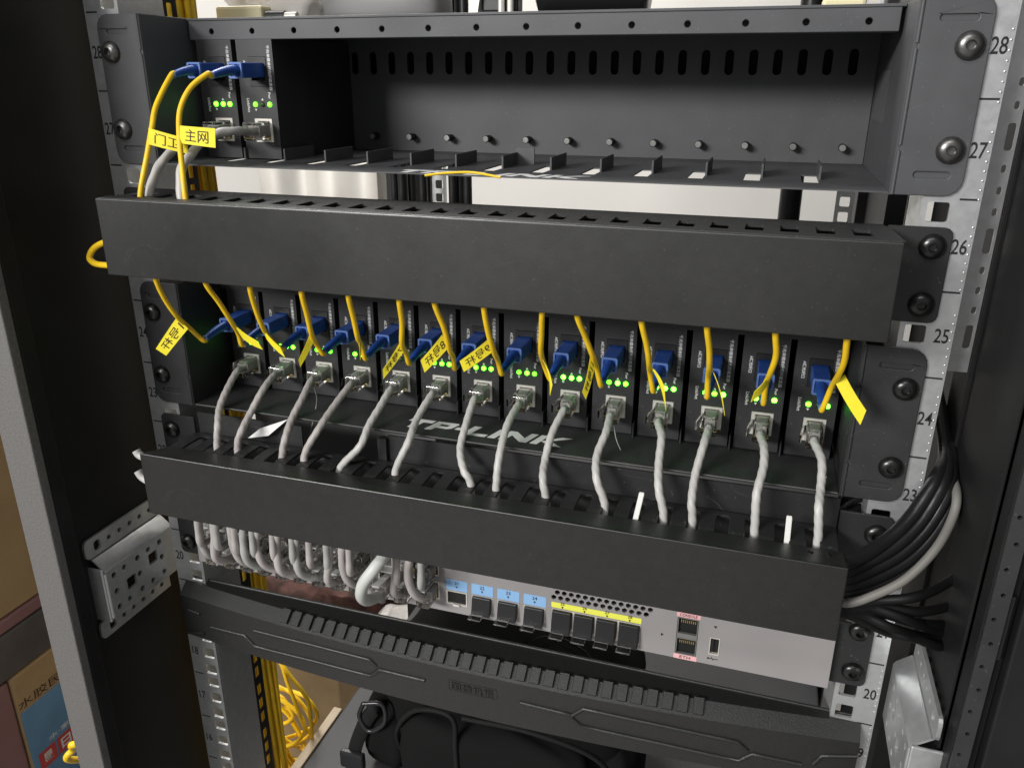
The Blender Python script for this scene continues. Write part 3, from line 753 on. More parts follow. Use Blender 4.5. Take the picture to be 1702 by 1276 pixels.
# ================================================================== moulded blank panel at the bottom
og = thing('blanking_panel', 'bowed black plastic panel with toothed upper edge below the switch', 'panel', (0, -5, 798))
def yf(x): return -24.0 + 14.5 * (x / 240.0) ** 2
def pt(x, k, lift=0.0):
    """points of the section: 0 back top, 1 top front, 2 below the teeth, 3 bottom front, 4 bottom back"""
    y = yf(x)
    P = [(4.5, 845.2), (y + 9, 844.6), (y, 837.6), (y + 1.5, 800.5), (y + 6, 798.8), (3, 799.5)]
    return Vector((x, P[k][0] - lift, P[k][1]))
vs = []; fs = []; N_ = 48
for i in range(N_ + 1):
    x = -243 + 486 * i / N_
    for k in range(6): vs.append(pt(x, k))
for i in range(N_):
    for k in range(6):
        a = i * 6 + k; b = i * 6 + (k + 1) % 6
        if k == 0:
            pass
        fs.append((a, b, b + 6, a + 6))
fs += [tuple(range(6)), tuple(N_ * 6 + k for k in reversed(range(6)))]
bodym = MB().add(vs, fs); bodym.smooth = 25
part('body', bodym, M['organizer'], og)
part('back_rim', MB().tube([(-243 + 486 * i / 20, 4.4, 845.4) for i in range(21)], 1.1, 8), M['organizer'], og)
for k in range(32):
    x = -146.5 + 9.5 * k
    c = []
    for (xx, a, b) in ((x - 2.9, 0, 0), (x + 2.9, 0, 0)):
        pass
    p1, p2, q1, q2 = pt(x - 3.3, 1), pt(x - 3.3, 2), pt(x + 3.3, 1), pt(x + 3.3, 2)
    e_ = Vector((0, -1.5, 1.7))
    s1 = p1.lerp(p2, -.1); s2 = p1.lerp(p2, .82); r1 = q1.lerp(q2, -.1); r2 = q1.lerp(q2, .82)
    part('tooth', MB().hull8([s1 + e_, r1 + e_, r2 + e_, s2 + e_, s1, r1, r2, s2]).bevel(.3, 1, 40), M['organizer'], og)
def onfront(u, v):
    """where a viewing direction meets the bowed front"""
    y = -18
    for _ in range(5):
        p = at(u, v, Y=y); y = yf(p.x) + 1.5 * max(0, min(1, (837.6 - p.z) / 37))
    return at(u, v, Y=y - .1)
for ln in ([(351, 1041), (407, 1055), (424, 1073), (520, 1097), (616, 1122), (631.5, 1112), (706.5, 1130)],
           [(423.5, 1047), (520, 1071), (613.5, 1095), (626, 1107)],
           [(313.6, 1012), (333, 1020)], [(312, 1050), (341, 1051)],
           [(865, 1166.6), (949, 1187), (951, 1193), (966, 1205.6), (1100, 1235), (1227, 1263), (1250, 1252), (1333, 1269.5)],
           [(951, 1188), (970, 1177), (1100, 1205), (1226, 1232), (1243, 1247)],
           [(1352, 1268), (1366, 1255), (1425, 1256)]):
    pts = [onfront(*q) for q in ln]
    dense = []
    for a, b in zip(pts, pts[1:]):
        for k in range(5): dense.append(a.lerp(b, k / 5))
    dense.append(pts[-1])
    for q in dense: q.y = yf(q.x) + 1.5 * max(0, min(1, (837.6 - q.z) / 37)) - .2
    part('raised_line', MB().tube(dense, 1.35, 8), M['organizer'], og)
bx0, bx1 = onfront(748, 1146), onfront(822, 1161)
pc = onfront(785, 1146)
pl_ = part('name_plate', MB().plate(rrect(pc.x - 17.5, pc.x + 17.5, pc.z - 4.6, pc.z + 4.6, 1.2, 2), [rrect(pc.x - 16.8, pc.x + 16.8, pc.z - 3.9, pc.z + 3.9, 1, 2)], .7, lambda u, v, w_: Vector((u, yf(u) - .35 + .02 + w_ + 1.5 * (837.6 - v) / 37, v))), M['organizer'], og)
tv = letters('国雄机柜', 8, (pc.x, 0, pc.z), bold=.05, fit=(30, 6.4))
tv.v = [Vector((q.x, yf(q.x) + 1.5 * (837.6 - q.z) / 37 - .35 + (q.y * 3), q.z)) for q in tv.v]
part('name', tv, M['organizer'], pl_)

# ================================================================== fibre cords with blue connectors and yellow flags
def connector(t, x, z, yend, y0=40.0):
    """blue connector: grip body at the card, ribbed boot towards the viewer"""
    yb = y0 - 22
    b = MB()
    b.hull8([(x - 4.5, yb, z - 4.9), (x + 4.5, yb, z - 4.9), (x + 4.5, yb, z + 3.9), (x - 4.5, yb, z + 3.9),
             (x - 4.9, y0 + 4, z - 4.3), (x + 4.9, y0 + 4, z - 4.3), (x + 4.9, y0 + 4, z + 4.3), (x - 4.9, y0 + 4, z + 4.3)]).bevel(.7, 2, 30)
    c = part('connector', b, M['blue'], t)
    part('grip_rim', MB().plate(rrect(x - 4.75, x + 4.75, z - 5.1, z + 4.15, 1, 2), [rrect(x - 3.7, x + 3.7, z - 4.1, z + 3.1, .8, 2)], 1.6, lambda u, v, w_: Vector((u, yb - 1.0 + w_, v))), M['blue_rim'], c)
    n = 30; pts = []
    for i in range(n + 1):
        f_ = i / n
        pts.append(Vector((x, yb + 1 + (yend - yb - 1) * f_, z - .4 - 3.0 * f_ * f_)))
    part('boot', MB().tube(pts, lambda f_: (3.3 - 1.25 * f_) * (1 + .05 * math.sin(f_ * 70)), 12), M['blue'], c)
    part('boot_end', MB().tube([pts[-1] + Vector((0, -.1, 0)), pts[-1] + Vector((0, -1.0, -.1))], 2.15, 12), M['blue_rim'], c)
    return pts[-1]

def flag(t, q, text=None, span=(.06, .86), bend=1.0, back=False):
    """paper flag: q = corners near-top, near-bottom, far-bottom, far-top"""
    q = [Vector(a) for a in q]
    nrm = (q[3] - q[0]).cross(q[1] - q[0]).normalized()
    if nrm.dot(CAM - q[0]) < 0: nrm = -nrm
    def pos(u, v, h=0):
        a = q[0].lerp(q[3], u); b = q[1].lerp(q[2], u)
        return a.lerp(b, v) + nrm * (bend * math.sin(u * math.pi) + h)
    vs = []; fs = []; n = 8
    for i in range(n + 1):
        for v in (0, 1):
            vs += [pos(i / n, v, .12), pos(i / n, v, -.12)]
    for i in range(n):
        o = i * 4; p = o + 4
        fs += [(o, o + 2, p + 2, p), (o + 1, p + 1, p + 3, o + 3), (o, p, p + 1, o + 1), (o + 2, o + 3, p + 3, p + 2)]
    fs += [(0, 1, 3, 2), (n * 4, n * 4 + 2, n * 4 + 3, n * 4 + 1)]
    fl = part('flag_label', MB().add(vs, fs), M['tag'], t)
    if text:
        lv, lf = text_flat(text, 6, .03, 0, 1.0)
        wx = max(a.x for a in lv); wy = max(a.y for a in lv)
        out = []
        for a in lv:
            u = span[0] + (span[1] - span[0]) * (a.x / wx * .5 + .5); v = .5 - a.y / wy * .34
            if back: v = 1 - v
            out.append(pos(u, v, .16 + a.z))
        part('handwriting', MB().add(out, lf), M['pen'], fl)

FIB = [  # path from the manager to the connector, flag corners, text
 ([(258, 462), (275, 499), (296, 528), (314, 544), (336.5, 553)], [(294, 527), (313, 546), (276.4, 591), (259, 579.6)], '1号杆'),
 ([(341.6, 470.6), (363, 501), (383, 532), (395.6, 553), (406, 562)], [(388, 538), (404, 563), (437, 581), (428, 567)], None),
 ([(415, 476.7), (424, 511), (436, 542), (447, 560), (469, 570)], [(436, 544), (443, 563), (474, 594), (466, 577)], None),
 ([(500.7, 484.5), (510, 522), (517.6, 554), (525, 570), (538, 576)], [(516, 552), (522, 566), (499, 610), (496, 598)], None),
 ([(578.8, 491), (587, 526), (594.7, 561), (600, 572), (609, 580)], [(593, 546), (597, 566), (599, 598), (597, 570)], None),
 ([(663.4, 498.6), (668, 535), (668, 571), (675, 587), (684, 594.5)], [(664, 570), (674, 580), (637, 630), (636, 614)], '7号杆'),
 ([(721.7, 503), (737.7, 544.6), (747, 580), (753, 593), (761, 599)], [(735, 556), (746, 577), (705.7, 619), (699, 599)], '8号杆'),
 ([(804, 510.6), (812, 554.7), (820.8, 584), (827, 598), (835.5, 605)], [(811, 564), (822, 582), (771, 618), (764, 600)], '9号杆'),
 ([(901, 519.4), (900, 554.7), (899, 584), (904, 604), (911, 613.5)], [(902, 598), (908, 608), (914, 657), (918, 640)], None),
 ([(959, 524), (971.7, 556.6), (985.4, 592), (991, 609), (996, 617)], [(981, 592), (989, 606), (973.6, 663.5), (968, 652)], '11号杆'),
 ([(1066, 533), (1075, 574), (1079, 604), (1080, 617), (1083.5, 626)], [(1078, 604), (1088, 618), (1107, 682), (1104, 642)], None),
 ([(1175, 541.6), (1179, 579), (1179, 610), (1177, 626), (1174, 635)], [(1177, 602), (1186, 616), (1204.5, 691), (1201, 664)], None),
 ([(1289, 551), (1290, 590), (1280, 621), (1273, 638), (1264, 645)], [(1284, 612), (1274, 642), (1248, 668), (1254, 651)], None),
 ([(1408.5, 561), (1404, 598), (1395, 621), (1382, 644), (1370, 656)], [(1404, 622), (1389, 637), (1430, 706), (1440, 682)], None)]
for i, (path, fl, tx) in enumerate(FIB):
    side = 'leftmost' if i == 0 else ('rightmost' if i == 13 else ORD[i] + ' from the left')
    t = thing('fibre_cord', 'yellow fibre cord with blue connector and flag label, lower chassis, ' + side, 'fibre cord', (XS[i] + 14, 0, 1050), 'fibre cords to the lower chassis')
    x = XS[i] + 14.0; z = Z2C + 53.6
    e = connector(t, x, z, -5.0)
    n = len(path); pts = []
    for k, (u, v) in enumerate(path[:-1]):
        pts.append(at(u, v, Y=-46 + 37 * (k / (n - 1)) ** 1.1))
    pts[-1] = at(*path[-2], Y=-13)
    top = pts[0] + (pts[0] - pts[1]).normalized() * 10 + Vector((0, 2, 8))
    full = smooth([top] + pts + [e + Vector((0, -2.6, -.5)), e + Vector((0, 2, .2))], 8)
    part('jacket', MB().tube(full, 1.55, 10), M['yellow'], t)
    ys = [-22, -20, -24, -26]
    flag(t, [at(*q, Y=yy) for q, yy in zip(fl, ys)], tx, bend=.8)

# upper chassis cords
for i, (path, fl, tx, lab) in enumerate((
    ([(269.5, 131), (260, 175), (252.6, 212), (245.5, 254), (233, 329)], [(247, 213), (247, 240), (312, 256), (312, 231)], '门卫', 'yellow fibre cord from the left card of the upper chassis'),
    ([(344, 124), (316, 147), (299.5, 183), (298, 226), (302, 271), (309, 334)], [(299, 209), (299, 238), (358.5, 246), (357.5, 213.5)], '主网', 'yellow fibre cord with a flag label, right one at the upper chassis'))):
    t = thing('fibre_cord', lab, 'fibre cord', (XS[i] + 14, 0, 1180), 'fibre cords to the upper chassis')
    x = XS[i] + 14.0; z = Z1C + 54.5
    e = connector(t, x, z, -5.0 if i else -2.0)
    n = len(path); pts = []
    for k, (u, v) in enumerate(path):
        pts.append(at(u, v, Y=-9 - 31 * (k / (n - 1)) ** .8))
    full = smooth([e + Vector((0, 2, 0)), e + Vector((0, -2, -.2))] + pts[1 if i == 0 else 0:] + [pts[-1] + Vector((0, 2, -14))], 8)
    part('jacket', MB().tube(full, 1.6, 10), M['yellow'], t)
    dep = (-33, -33, -27, -27) if i == 0 else (-31, -31, -30, -30)
    flag(t, [at(*q, Y=yy) for q, yy in zip(fl, dep)], tx, span=(.16, .82), bend=.6)
# loop of fibre slack hanging out of the left end of the upper manager
lp = [at(200, 396, Y=-36), at(176, 402, Y=-36), at(157, 412, Y=-36), at(149, 428, Y=-36), at(158, 438, Y=-38), at(180, 441, Y=-40), at(204, 441, Y=-40)]
solo('fibre_cord', MB().tube(smooth(lp, 8), 1.9, 10), M['yellow'], 'short loop of yellow fibre slack at the left end of the upper cable manager', 'fibre cord', lp[3])

# ================================================================== grey network cables
def plug(t, x, y, z, clip=-1, tilt=0.0, up=False):
    """clear plug, its latch on the side given by clip; front end at y, rear towards the viewer"""
    b = MB().box(x - 4.6, x + 4.6, y - 14.5, y + 7, z - 5.4, z + 5.4, .7)
    p = part('plug', b, M['clear'], t)
    part('wire_core', MB().box(x - 3.2, x + 3.2, y - 9, y + 6, z - 3.4, z + 3.4, .8), M['utp2'], p)
    part('contact_row', MB().box(x - 4.0, x + 4.0, y + .5, y + 6.5, z - 5.0, z - 4.2), M['contact'], p)
    if up: part('latch', MB().hull8([(x - 2.5, y - 15.5, z + 7.8), (x + 2.5, y - 15.5, z + 7.8), (x + 2.5, y - 15.5, z + 9.0), (x - 2.5, y - 15.5, z + 9.0), (x - 2.5, y + 4, z + 5.3), (x + 2.5, y + 4, z + 5.3), (x + 2.5, y + 4, z + 6.3), (x - 2.5, y + 4, z + 6.3)]), M['latch_glint'], p)
    else: part('latch', MB().hull8([(x - 8.2, y - 13.5, z - 2.5), (x - 7.0, y - 13.5, z - 2.5), (x - 7.0, y - 13.5, z + 2.5), (x - 8.2, y - 13.5, z + 2.5), (x - 5.8, y + 4, z - 2.5), (x - 4.7, y + 4, z - 2.5), (x - 4.7, y + 4, z + 2.5), (x - 5.8, y + 4, z + 2.5)]), M['clear'], p)
    return p
NET = [
 [(398, 615), (377, 648), (365, 678), (362, 708), (361, 735)],
 [(458, 624), (437, 648), (416, 687), (401, 717), (395, 739)],
 [(523, 636), (502, 663), (485, 696), (474, 729), (470, 749.5)],
 [(584.5, 640), (553, 678), (529, 714), (507, 754)],
 [(655, 647.6), (631, 677), (613, 707), (598, 742), (566, 777)],
 [(718, 656.5), (692, 698), (679, 734), (658, 781)],
 [(791, 665.5), (774, 707), (765, 746), (771, 781), (782, 802)],
 [(861, 671), (843, 707), (830, 758), (825, 805)],
 [(933.7, 680), (917, 722), (905.5, 767), (902.5, 797), (908, 832)],
 [(1014, 686), (1007, 719), (992, 758), (992, 797), (1005, 837)],
 [(1098, 694), (1099.5, 726), (1095, 770), (1095, 813), (1102.6, 851)],
 [(1179.5, 700), (1170, 738), (1156, 788), (1149.7, 832), (1151, 860)],
 [(1263, 713), (1270, 744), (1269, 776), (1258, 820), (1254.7, 873)],
 [(1356, 726), (1366, 766), (1364, 813), (1361, 845), (1360, 892)]]
for i, path in enumerate(NET):
    side = 'leftmost' if i == 0 else ('rightmost' if i == 13 else ORD[i] + ' from the left')
    t = thing('network_cable', 'light grey network cable from lower chassis card into the comb, ' + side, 'network cable', (XS[i] + 15, 0, 980), 'network cables from the lower chassis')
    x = XS[i] + 15.1; z = Z2C + 18.3
    plug(t, x, 37.5, z)
    n = len(path); pts = []
    for k, (u, v) in enumerate(path):
        f_ = k / (n - 1)
        y = 22 - 42 * min(1, f_ * 1.25) ** .85
        if k == n - 1: y = -20
        pts.append(at(u, v, Y=y))
    pts[0] = Vector((x, 21.5, z - .3))
    full = smooth([Vector((x, 30, z)), pts[0]] + pts[1:] + [pts[-1] + Vector((random.uniform(-2, 2), -2, -14))], 12)
    part('jacket', MB().tube(full, 2.35, 20, lobe=.06, lobes=3, turn=.95), M['utp' if i > 3 else 'utp2'], t)
    if i in (9, 13, 2):
        a = pts[0] + Vector((3, -2, -4))
        part('rip_cord', MB().tube(smooth([a, a + Vector((3, -3, -9)), a + Vector((9 if i != 2 else -4, -4, -20 if i != 2 else -34))], 5), .22, 5), M['tie'], t)

t = thing('network_cable', 'grey network cable running left behind the label of the upper chassis', 'network cable', (XS[1] + 15, 0, 1140), 'network cables from the upper chassis')
x = XS[1] + 15.1; z = Z1C + 18.3
plug(t, x, 37.5, z)
pts = [Vector((x, 30, z)), Vector((x, 21.5, z)), at(398, 218, Y=6), at(364, 221, Y=-8), at(336, 236, Y=-16), at(318, 256, Y=-24), at(301, 284, Y=-32), at(302, 333, Y=-38)]
pts.append(pts[-1] + Vector((0, 2, -14)))
part('jacket', MB().tube(smooth(pts, 10), 2.6, 14, lobe=.06, lobes=2, turn=.5), M['utp'], t)
t = thing('network_cable', 'grey network cable hanging from the left card of the upper chassis', 'network cable', (XS[0] + 15, 0, 1140), 'network cables from the upper chassis')
x = XS[0] + 15.1
plug(t, x, 37.5, z)
pts = [Vector((x, 30, z)), Vector((x, 21.5, z)), at(325, 226, Y=4), at(300, 240, Y=-8), at(284, 253, Y=-16), at(262, 280, Y=-25), at(248, 326, Y=-33)]
pts.append(pts[-1] + Vector((0, 2, -14)))
part('jacket', MB().tube(smooth(pts, 10), 2.6, 14, lobe=.06, lobes=2, turn=.5), M['utp'], t)

# patch cables of the switch: a lower and an upper row
for k, x in enumerate(LOWX):
    if k == 9: continue
    nm = ['leftmost'] + [o + ' from the left' for o in ORD[1:]]
    kk = k if k < 9 else k - 1
    t = thing('patch_cable', 'grey patch cable bowing into a lower switch port, ' + nm[kk], 'patch cable', (x, -30, 880), 'patch cables in the lower row of switch ports')
    plug(t, x, -9, 886.8, up=True)
    bow = random.uniform(-3.4, 3.4)
    drop = random.uniform(-2.5, 2)
    pts = [(x, -17, 887), (x - .3, -21, 887.6), (x - 2 + bow, -27 + drop * .6, 892.5 + drop * .5), (x - 3.5 + bow * 1.5, -31 + drop, 900 + drop), (x - 3 + bow * 2.2, -32, 914), (x - 1 + bow * 1.5, -33, 930), (x + bow, -33, 952)]
    part('jacket', MB().tube(smooth(pts, 9), random.uniform(2.45, 2.8), 14, lobe=.05, lobes=2, turn=.5), M['utp2' if k % 3 else 'utp_mid'], t)
for k, x in enumerate(LOWX):
    if k in (9,): continue
    kk = k if k < 9 else k - 1
    t = thing('patch_cable', 'grey patch cable reaching an upper switch port behind others, ' + nm[kk], 'patch cable', (x, -25, 900), 'patch cables in the upper row of switch ports')
    plug(t, x, -9, 904.6, up=True)
    bow = random.uniform(-2.5, 2.5)
    pts = [(x, -17, 904.6), (x + 1, -23, 903), (x + 3 + bow, -31, 904), (x + 5 + bow, -35, 914), (x + 5 + bow, -33, 930), (x + 5, -28, 952)]
    part('jacket', MB().tube(smooth(pts, 9), 2.4, 14, lobe=.05, lobes=2, turn=.4), M['utp_mid' if k % 2 else 'utp2'], t)
t = thing('patch_cable', 'thick pale grey patch cable drooping below the edge of the switch', 'patch cable', (-66, -40, 870))
pts = [at(650, 905, Y=-34), at(640, 922, Y=-42), at(622, 945, Y=-50), at(604, 970, Y=-52), at(601, 990, Y=-48), at(612, 997, Y=-36), (-66, -20, 882)]
part('jacket', MB().tube(smooth(pts, 10), 3.9, 16), M['utp_new'], t)
plug(t, -66, -9, 883.6, up=True)
for q_, (u, v) in enumerate(((655, 930), (668, 935), (642, 960))):
    pass

# ================================================================== black cables leaving the lower manager on the right
BC = []
paths = [
 [(1398, 938), (1440, 920), (1480, 893), (1520, 852), (1556, 795), (1580, 720), (1596, 640)],
 [(1398, 950), (1440, 934), (1492, 904), (1535, 860), (1568, 800), (1588, 730), (1600, 650)],
 [(1398, 962), (1445, 948), (1500, 918), (1545, 872), (1576, 810), (1592, 740), (1604, 660)],
 [(1398, 975), (1450, 962), (1508, 932), (1552, 886), (1582, 826), (1590, 775), (1586, 720)],
 [(1398, 984), (1452, 974), (1512, 944), (1556, 898), (1582, 838), (1586, 790), (1578, 740)],
]
for k, p_ in enumerate(paths):
    n = len(p_)
    pts = [at(u, v, Y=-40 + 60 * (i / (n - 1))) for i, (u, v) in enumerate(p_)]
    pts = [pts[0] + Vector((-14, 0, -2))] + pts[:-2] + [at(1572 + 2 * k, 748, Y=26), Vector((262 + k, 70, 1036 - 4 * k)), Vector((262 + k, 120, 1040 - 4 * k))]
    nm2 = ['innermost', 'second from inside', 'third from inside', 'fourth from inside', 'fifth from inside'][k]
    solo('power_cord', MB().tube(smooth(pts, 9), 3.9 - .12 * k, 14), M['blackcable'], 'thick black cord curving up out of the lower cable manager, ' + nm2, 'cord', pts[2], 'black cords on the right side')
pts = [at(u, v, Y=y) for u, v, y in ((1404, 1004, -44), (1450, 990, -42), (1505, 962, -37), (1555, 912, -28), (1584, 858, -14), (1590, 818, -4), (1578, 780, 20), (1572, 750, 60))]
solo('network_cable', MB().tube(smooth([pts[0] + Vector((-12, 0, -3))] + pts, 9), 2.3, 14), M['utp_shade'], 'single grey cable along the outside of the black cord bundle', 'network cable', pts[2])
thin = [
 [(1402, 1012, -44), (1450, 1010, -40), (1510, 1030, -40), (1560, 1048, -25), (1610, 1050, -5)],
 [(1402, 1016, -44), (1440, 1024, -41), (1490, 1046, -42), (1540, 1058, -28), (1600, 1056, -5)],
 [(1402, 1008, -44), (1460, 998, -39), (1520, 992, -38), (1570, 970, -22), (1610, 930, 0)],
 [(1404, 1019, -44), (1440, 1034, -41), (1476, 1050, -37), (1520, 1060, -36), (1570, 1066, -20)],
 [(1402, 1010, -44), (1470, 1008, -38), (1530, 1016, -34), (1590, 1000, -14), (1625, 960, 5)],
 [(1404, 1014, -43), (1470, 1020, -37), (1530, 1036, -34), (1585, 1034, -14), (1620, 1010, 5)],
]
for k, p_ in enumerate(thin):
    pts = [at(u, v, Y=y) for u, v, y in p_]
    solo('power_cord', MB().tube(smooth([pts[0] + Vector((-12, 0, 0))] + pts + [pts[-1] + Vector((2, 70, -6))], 9), 2.6, 10), M['darklead'], 'thin black lead fanning out below the grey cable, ' + ORD[k] + ' of six', 'cord', pts[1], 'thin black leads on the right side')
# black slack behind the right end of the comb
for k, p_ in enumerate(([(1380, 868, 8), (1400, 838, 14), (1430, 824, 22), (1470, 822, 34)], [(1384, 880, 10), (1410, 850, 18), (1440, 846, 24), (1480, 850, 34)])):
    pts = [at(u, v, Y=y) for u, v, y in p_]
    solo('power_cord', MB().tube(smooth(pts, 8), 3.6, 10), M['blackcable'], ('upper' if k == 0 else 'lower') + ' black cord curling behind the right end of the comb', 'cord', pts[1], 'black cords behind the comb')

# white jacket ends poking out of the left end of the lower manager
for k, p_ in enumerate(([(246, 762), (232, 756), (226, 748)], [(248, 800), (236, 792), (229, 782)])):
    pts = [at(u, v, Y=-44) for u, v in p_]
    solo('network_cable', MB().tube(smooth(pts, 6), 2.7, 12), M['utp'], ('upper' if k == 0 else 'lower') + ' pale cable bend poking out left of the lower manager cover', 'network cable', pts[0], 'cable bends left of the cover')

# ================================================================== vertical fibre bundle behind the left rail and its slack below
for k in range(12):
    a = 2 * math.pi * k / 11
    r_ = 8.5 if k else 0
    pts = []
    for j in range(14):
        z_ = 1330 - j * 60
        w_ = .6 * math.sin(j * .8 + k * 2)
        pts.append(Vector((-237.5 + r_ * math.cos(a + j * .12) + w_, 72 + r_ * math.sin(a + j * .12), z_)))
    solo('fibre_cord', MB().tube(smooth(pts, 4), 1.9 if k else 3.5, 8), M['yellow'], 'yellow fibre strand in the vertical bundle behind the left rail', 'fibre cord', (-237, 72, 1000), 'vertical fibre bundle')
for k in range(3):
    pts = [Vector((-256 - 4 * k + 2 * math.sin(j * 1.1 + k), 24 + 5 * k, 930 - j * 50)) for j in range(9)]
    solo('fibre_cord', MB().tube(smooth(pts, 4), 1.8, 8), M['yellow'], 'yellow fibre strand glimpsed through the square holes of the left rail', 'fibre cord', (-256, 28, 800), 'strands behind the left rail holes')
slack = [
 [(424, 1085), (432, 1115), (448, 1145), (470, 1160), (484, 1182), (486, 1192), (470, 1202), (440, 1201), (424, 1196)],
 [(428, 1150), (455, 1144), (480, 1147), (508, 1158), (525, 1180), (526, 1196), (512, 1212), (480, 1224), (450, 1231), (430, 1226)],
 [(450, 1093), (466, 1100), (478, 1135), (490, 1165), (505, 1205), (518, 1220), (524, 1238)],
 [(466, 1097), (480, 1120), (500, 1145), (512, 1165), (516, 1190), (518, 1225), (512, 1255)],
 [(424, 1120), (434, 1160), (446, 1190), (470, 1225), (500, 1242), (512, 1250)],
 [(430, 1150), (470, 1164), (486, 1200), (500, 1225), (512, 1252)],
 [(427, 1180), (440, 1210), (462, 1230), (480, 1260), (488, 1290)],
 [(430, 1200), (446, 1232), (460, 1262), (470, 1295)],
 [(432, 1215), (438, 1245), (452, 1275), (455, 1300)],
 [(434, 1170), (452, 1212), (470, 1244), (484, 1290)],
 [(440, 1225), (462, 1246), (482, 1272), (495, 1300)],
 [(428, 1195), (436, 1232), (440, 1265), (446, 1300)],
 [(420, 1090), (426, 1140), (440, 1200), (452, 1290)],
 [(422, 1100), (430, 1170), (448, 1240), (462, 1300)],
 [(426, 1130), (444, 1180), (458, 1230), (476, 1300)],
 [(421, 1110), (428, 1190), (436, 1250), (442, 1300)],
 [(426, 1168), (448, 1176), (462, 1200), (470, 1240), (484, 1262), (508, 1258)],
 [(430, 1240), (452, 1252), (474, 1288), (480, 1310)],
 [(426, 1105), (446, 1150), (476, 1168), (500, 1190), (506, 1216), (486, 1236), (452, 1240), (430, 1222)],
 [(430, 1130), (462, 1140), (492, 1158), (514, 1188), (518, 1214), (500, 1232), (462, 1246), (436, 1240)],
 [(428, 1160), (440, 1200), (456, 1250), (462, 1300)],
 [(426, 1206), (446, 1240), (468, 1268), (478, 1306)],
 [(440, 1178), (462, 1214), (478, 1250), (490, 1290)],
 [(424, 1140), (437, 1188), (444, 1240), (470, 1300)],
 [(446, 1160), (478, 1186), (496, 1214), (510, 1246), (518, 1262)],
 [(432, 1190), (456, 1224), (486, 1262), (502, 1300)],
]
for k, p_ in enumerate(slack):
    pts = [at(u, v, Y=110 + 9 * math.sin(k * 1.7) + 4 * math.sin(i + k)) for i, (u, v) in enumerate(p_)]
    solo('fibre_cord', MB().tube(smooth(pts, 7), 2.0, 8), M['yellow'], ['yellow fibre slack bent into a short hairpin loop beside the slotted strip', 'widest round loop of yellow fibre slack beside the slotted strip'][k] if k < 2 else 'yellow fibre slack hanging down beside the slotted strip', 'fibre cord', pts[2], None if k < 2 else 'hanging fibre slack')

# ================================================================== lower compartment: case, backpack, boards
solo('equipment_case', MB().box(-207, 262, 30, 420, 500, 600, 2), M['darkmetal'], 'flat dark grey metal case lying under the black backpack', 'case', (0, 200, 500))
solo('wooden_board', MB().box(-219, -209.5, 40, 150, 560, 598, 1), M['board'], 'pale narrow wooden board along the left edge of the dark case', 'board', (-220, 130, 560))
bp = thing('backpack', 'black fabric backpack lying on the dark grey case', 'backpack', (-20, 150, 600))
def bagbody(cx, cy, cz, a, b, c, e, amp, seed):
    mb = MB(); vs = []; fs = []; nu, nv = 40, 22
    rnd = random.Random(seed)
    ph = [rnd.uniform(0, 6) for _ in range(6)]
    def sg(v, p): return math.copysign(abs(v) ** p, v)
    for j in range(nv + 1):
        la = -math.pi / 2 + math.pi * j / nv
        for i in range(nu):
            lo = 2 * math.pi * i / nu
            x = sg(math.cos(la), e) * sg(math.cos(lo), e); y = sg(math.cos(la), e) * sg(math.sin(lo), e); z_ = sg(math.sin(la), e)
            d = 1 + amp * (math.sin(4 * x + ph[0]) * math.sin(5 * z_ + ph[1]) + .6 * math.sin(9 * y + 6 * x + ph[2]) + .4 * math.sin(14 * z_ + 5 * x + ph[3]))
            vs.append(Vector((cx + a * x * d, cy + b * y * d, cz + c * z_ * d)))
    for j in range(nv):
        for i in range(nu):
            k = (i + 1) % nu
            fs.append((j * nu + i, j * nu + k, (j + 1) * nu + k, (j + 1) * nu + i))
    mb.add(vs, fs); mb.smooth = 60
    return mb
part('body', bagbody(-25, 160, 668, 118, 84, 68, .6, .032, 3), M['bag'], bp)
part('front_pocket', bagbody(-20, 84, 650, 84, 26, 48, .55, .035, 5), M['bag'], bp)
part('side_pocket', bagbody(-128, 132, 640, 26, 50, 42, .6, .03, 8), M['bag'], bp)
part('side_pocket', bagbody(82, 132, 640, 22, 46, 42, .6, .03, 9), M['bag'], bp)
for z_, yy in ((690, 62), (668, 57)):
    pass
part('piping', MB().tube(smooth([(-112, 92, 620), (-108, 74, 668), (-84, 64, 706), (-50, 60, 712), (-46, 58, 680), (-44, 56, 628)], 8), 2.2, 8), M['strap'], bp)
part('piping', MB().tube(smooth([(96, 92, 620), (90, 76, 664), (70, 66, 700), (20, 60, 716), (-40, 60, 714)], 8), 2.2, 8), M['strap'], bp)
part('handle', MB().tube(smooth([(0, 130, 732), (4, 124, 750), (24, 120, 762), (46, 122, 752), (52, 130, 730)], 8), 5.5, 10, flat=.5), M['strap'], bp)
s0 = [at(628, 1176, Y=84), at(612, 1190, Y=80), at(600, 1215, Y=78), at(590, 1245, Y=76), at(584, 1290, Y=74)]
st = part('strap', MB().tube(smooth([(-128, 108, 655)] + s0, 6), 6.5, 10, flat=.22), M['strap'], bp)
bq = at(620, 1190, Y=78)
bk = MB().tube(smooth([bq + Vector((-9, 0, 12)), bq + Vector((9, 2, 14)), bq + Vector((11, 0, -4)), bq + Vector((-4, -2, -16)), bq + Vector((-14, 0, -4)), bq + Vector((-9, 0, 12))], 5), 2.2, 8)
part('buckle', bk, M['buckle'], st)
bq = at(586, 1262, Y=72)
part('buckle', MB().box(bq.x - 12, bq.x + 12, bq.y - 3, bq.y + 4, bq.z - 9, bq.z + 9, 2), M['buckle'], st)

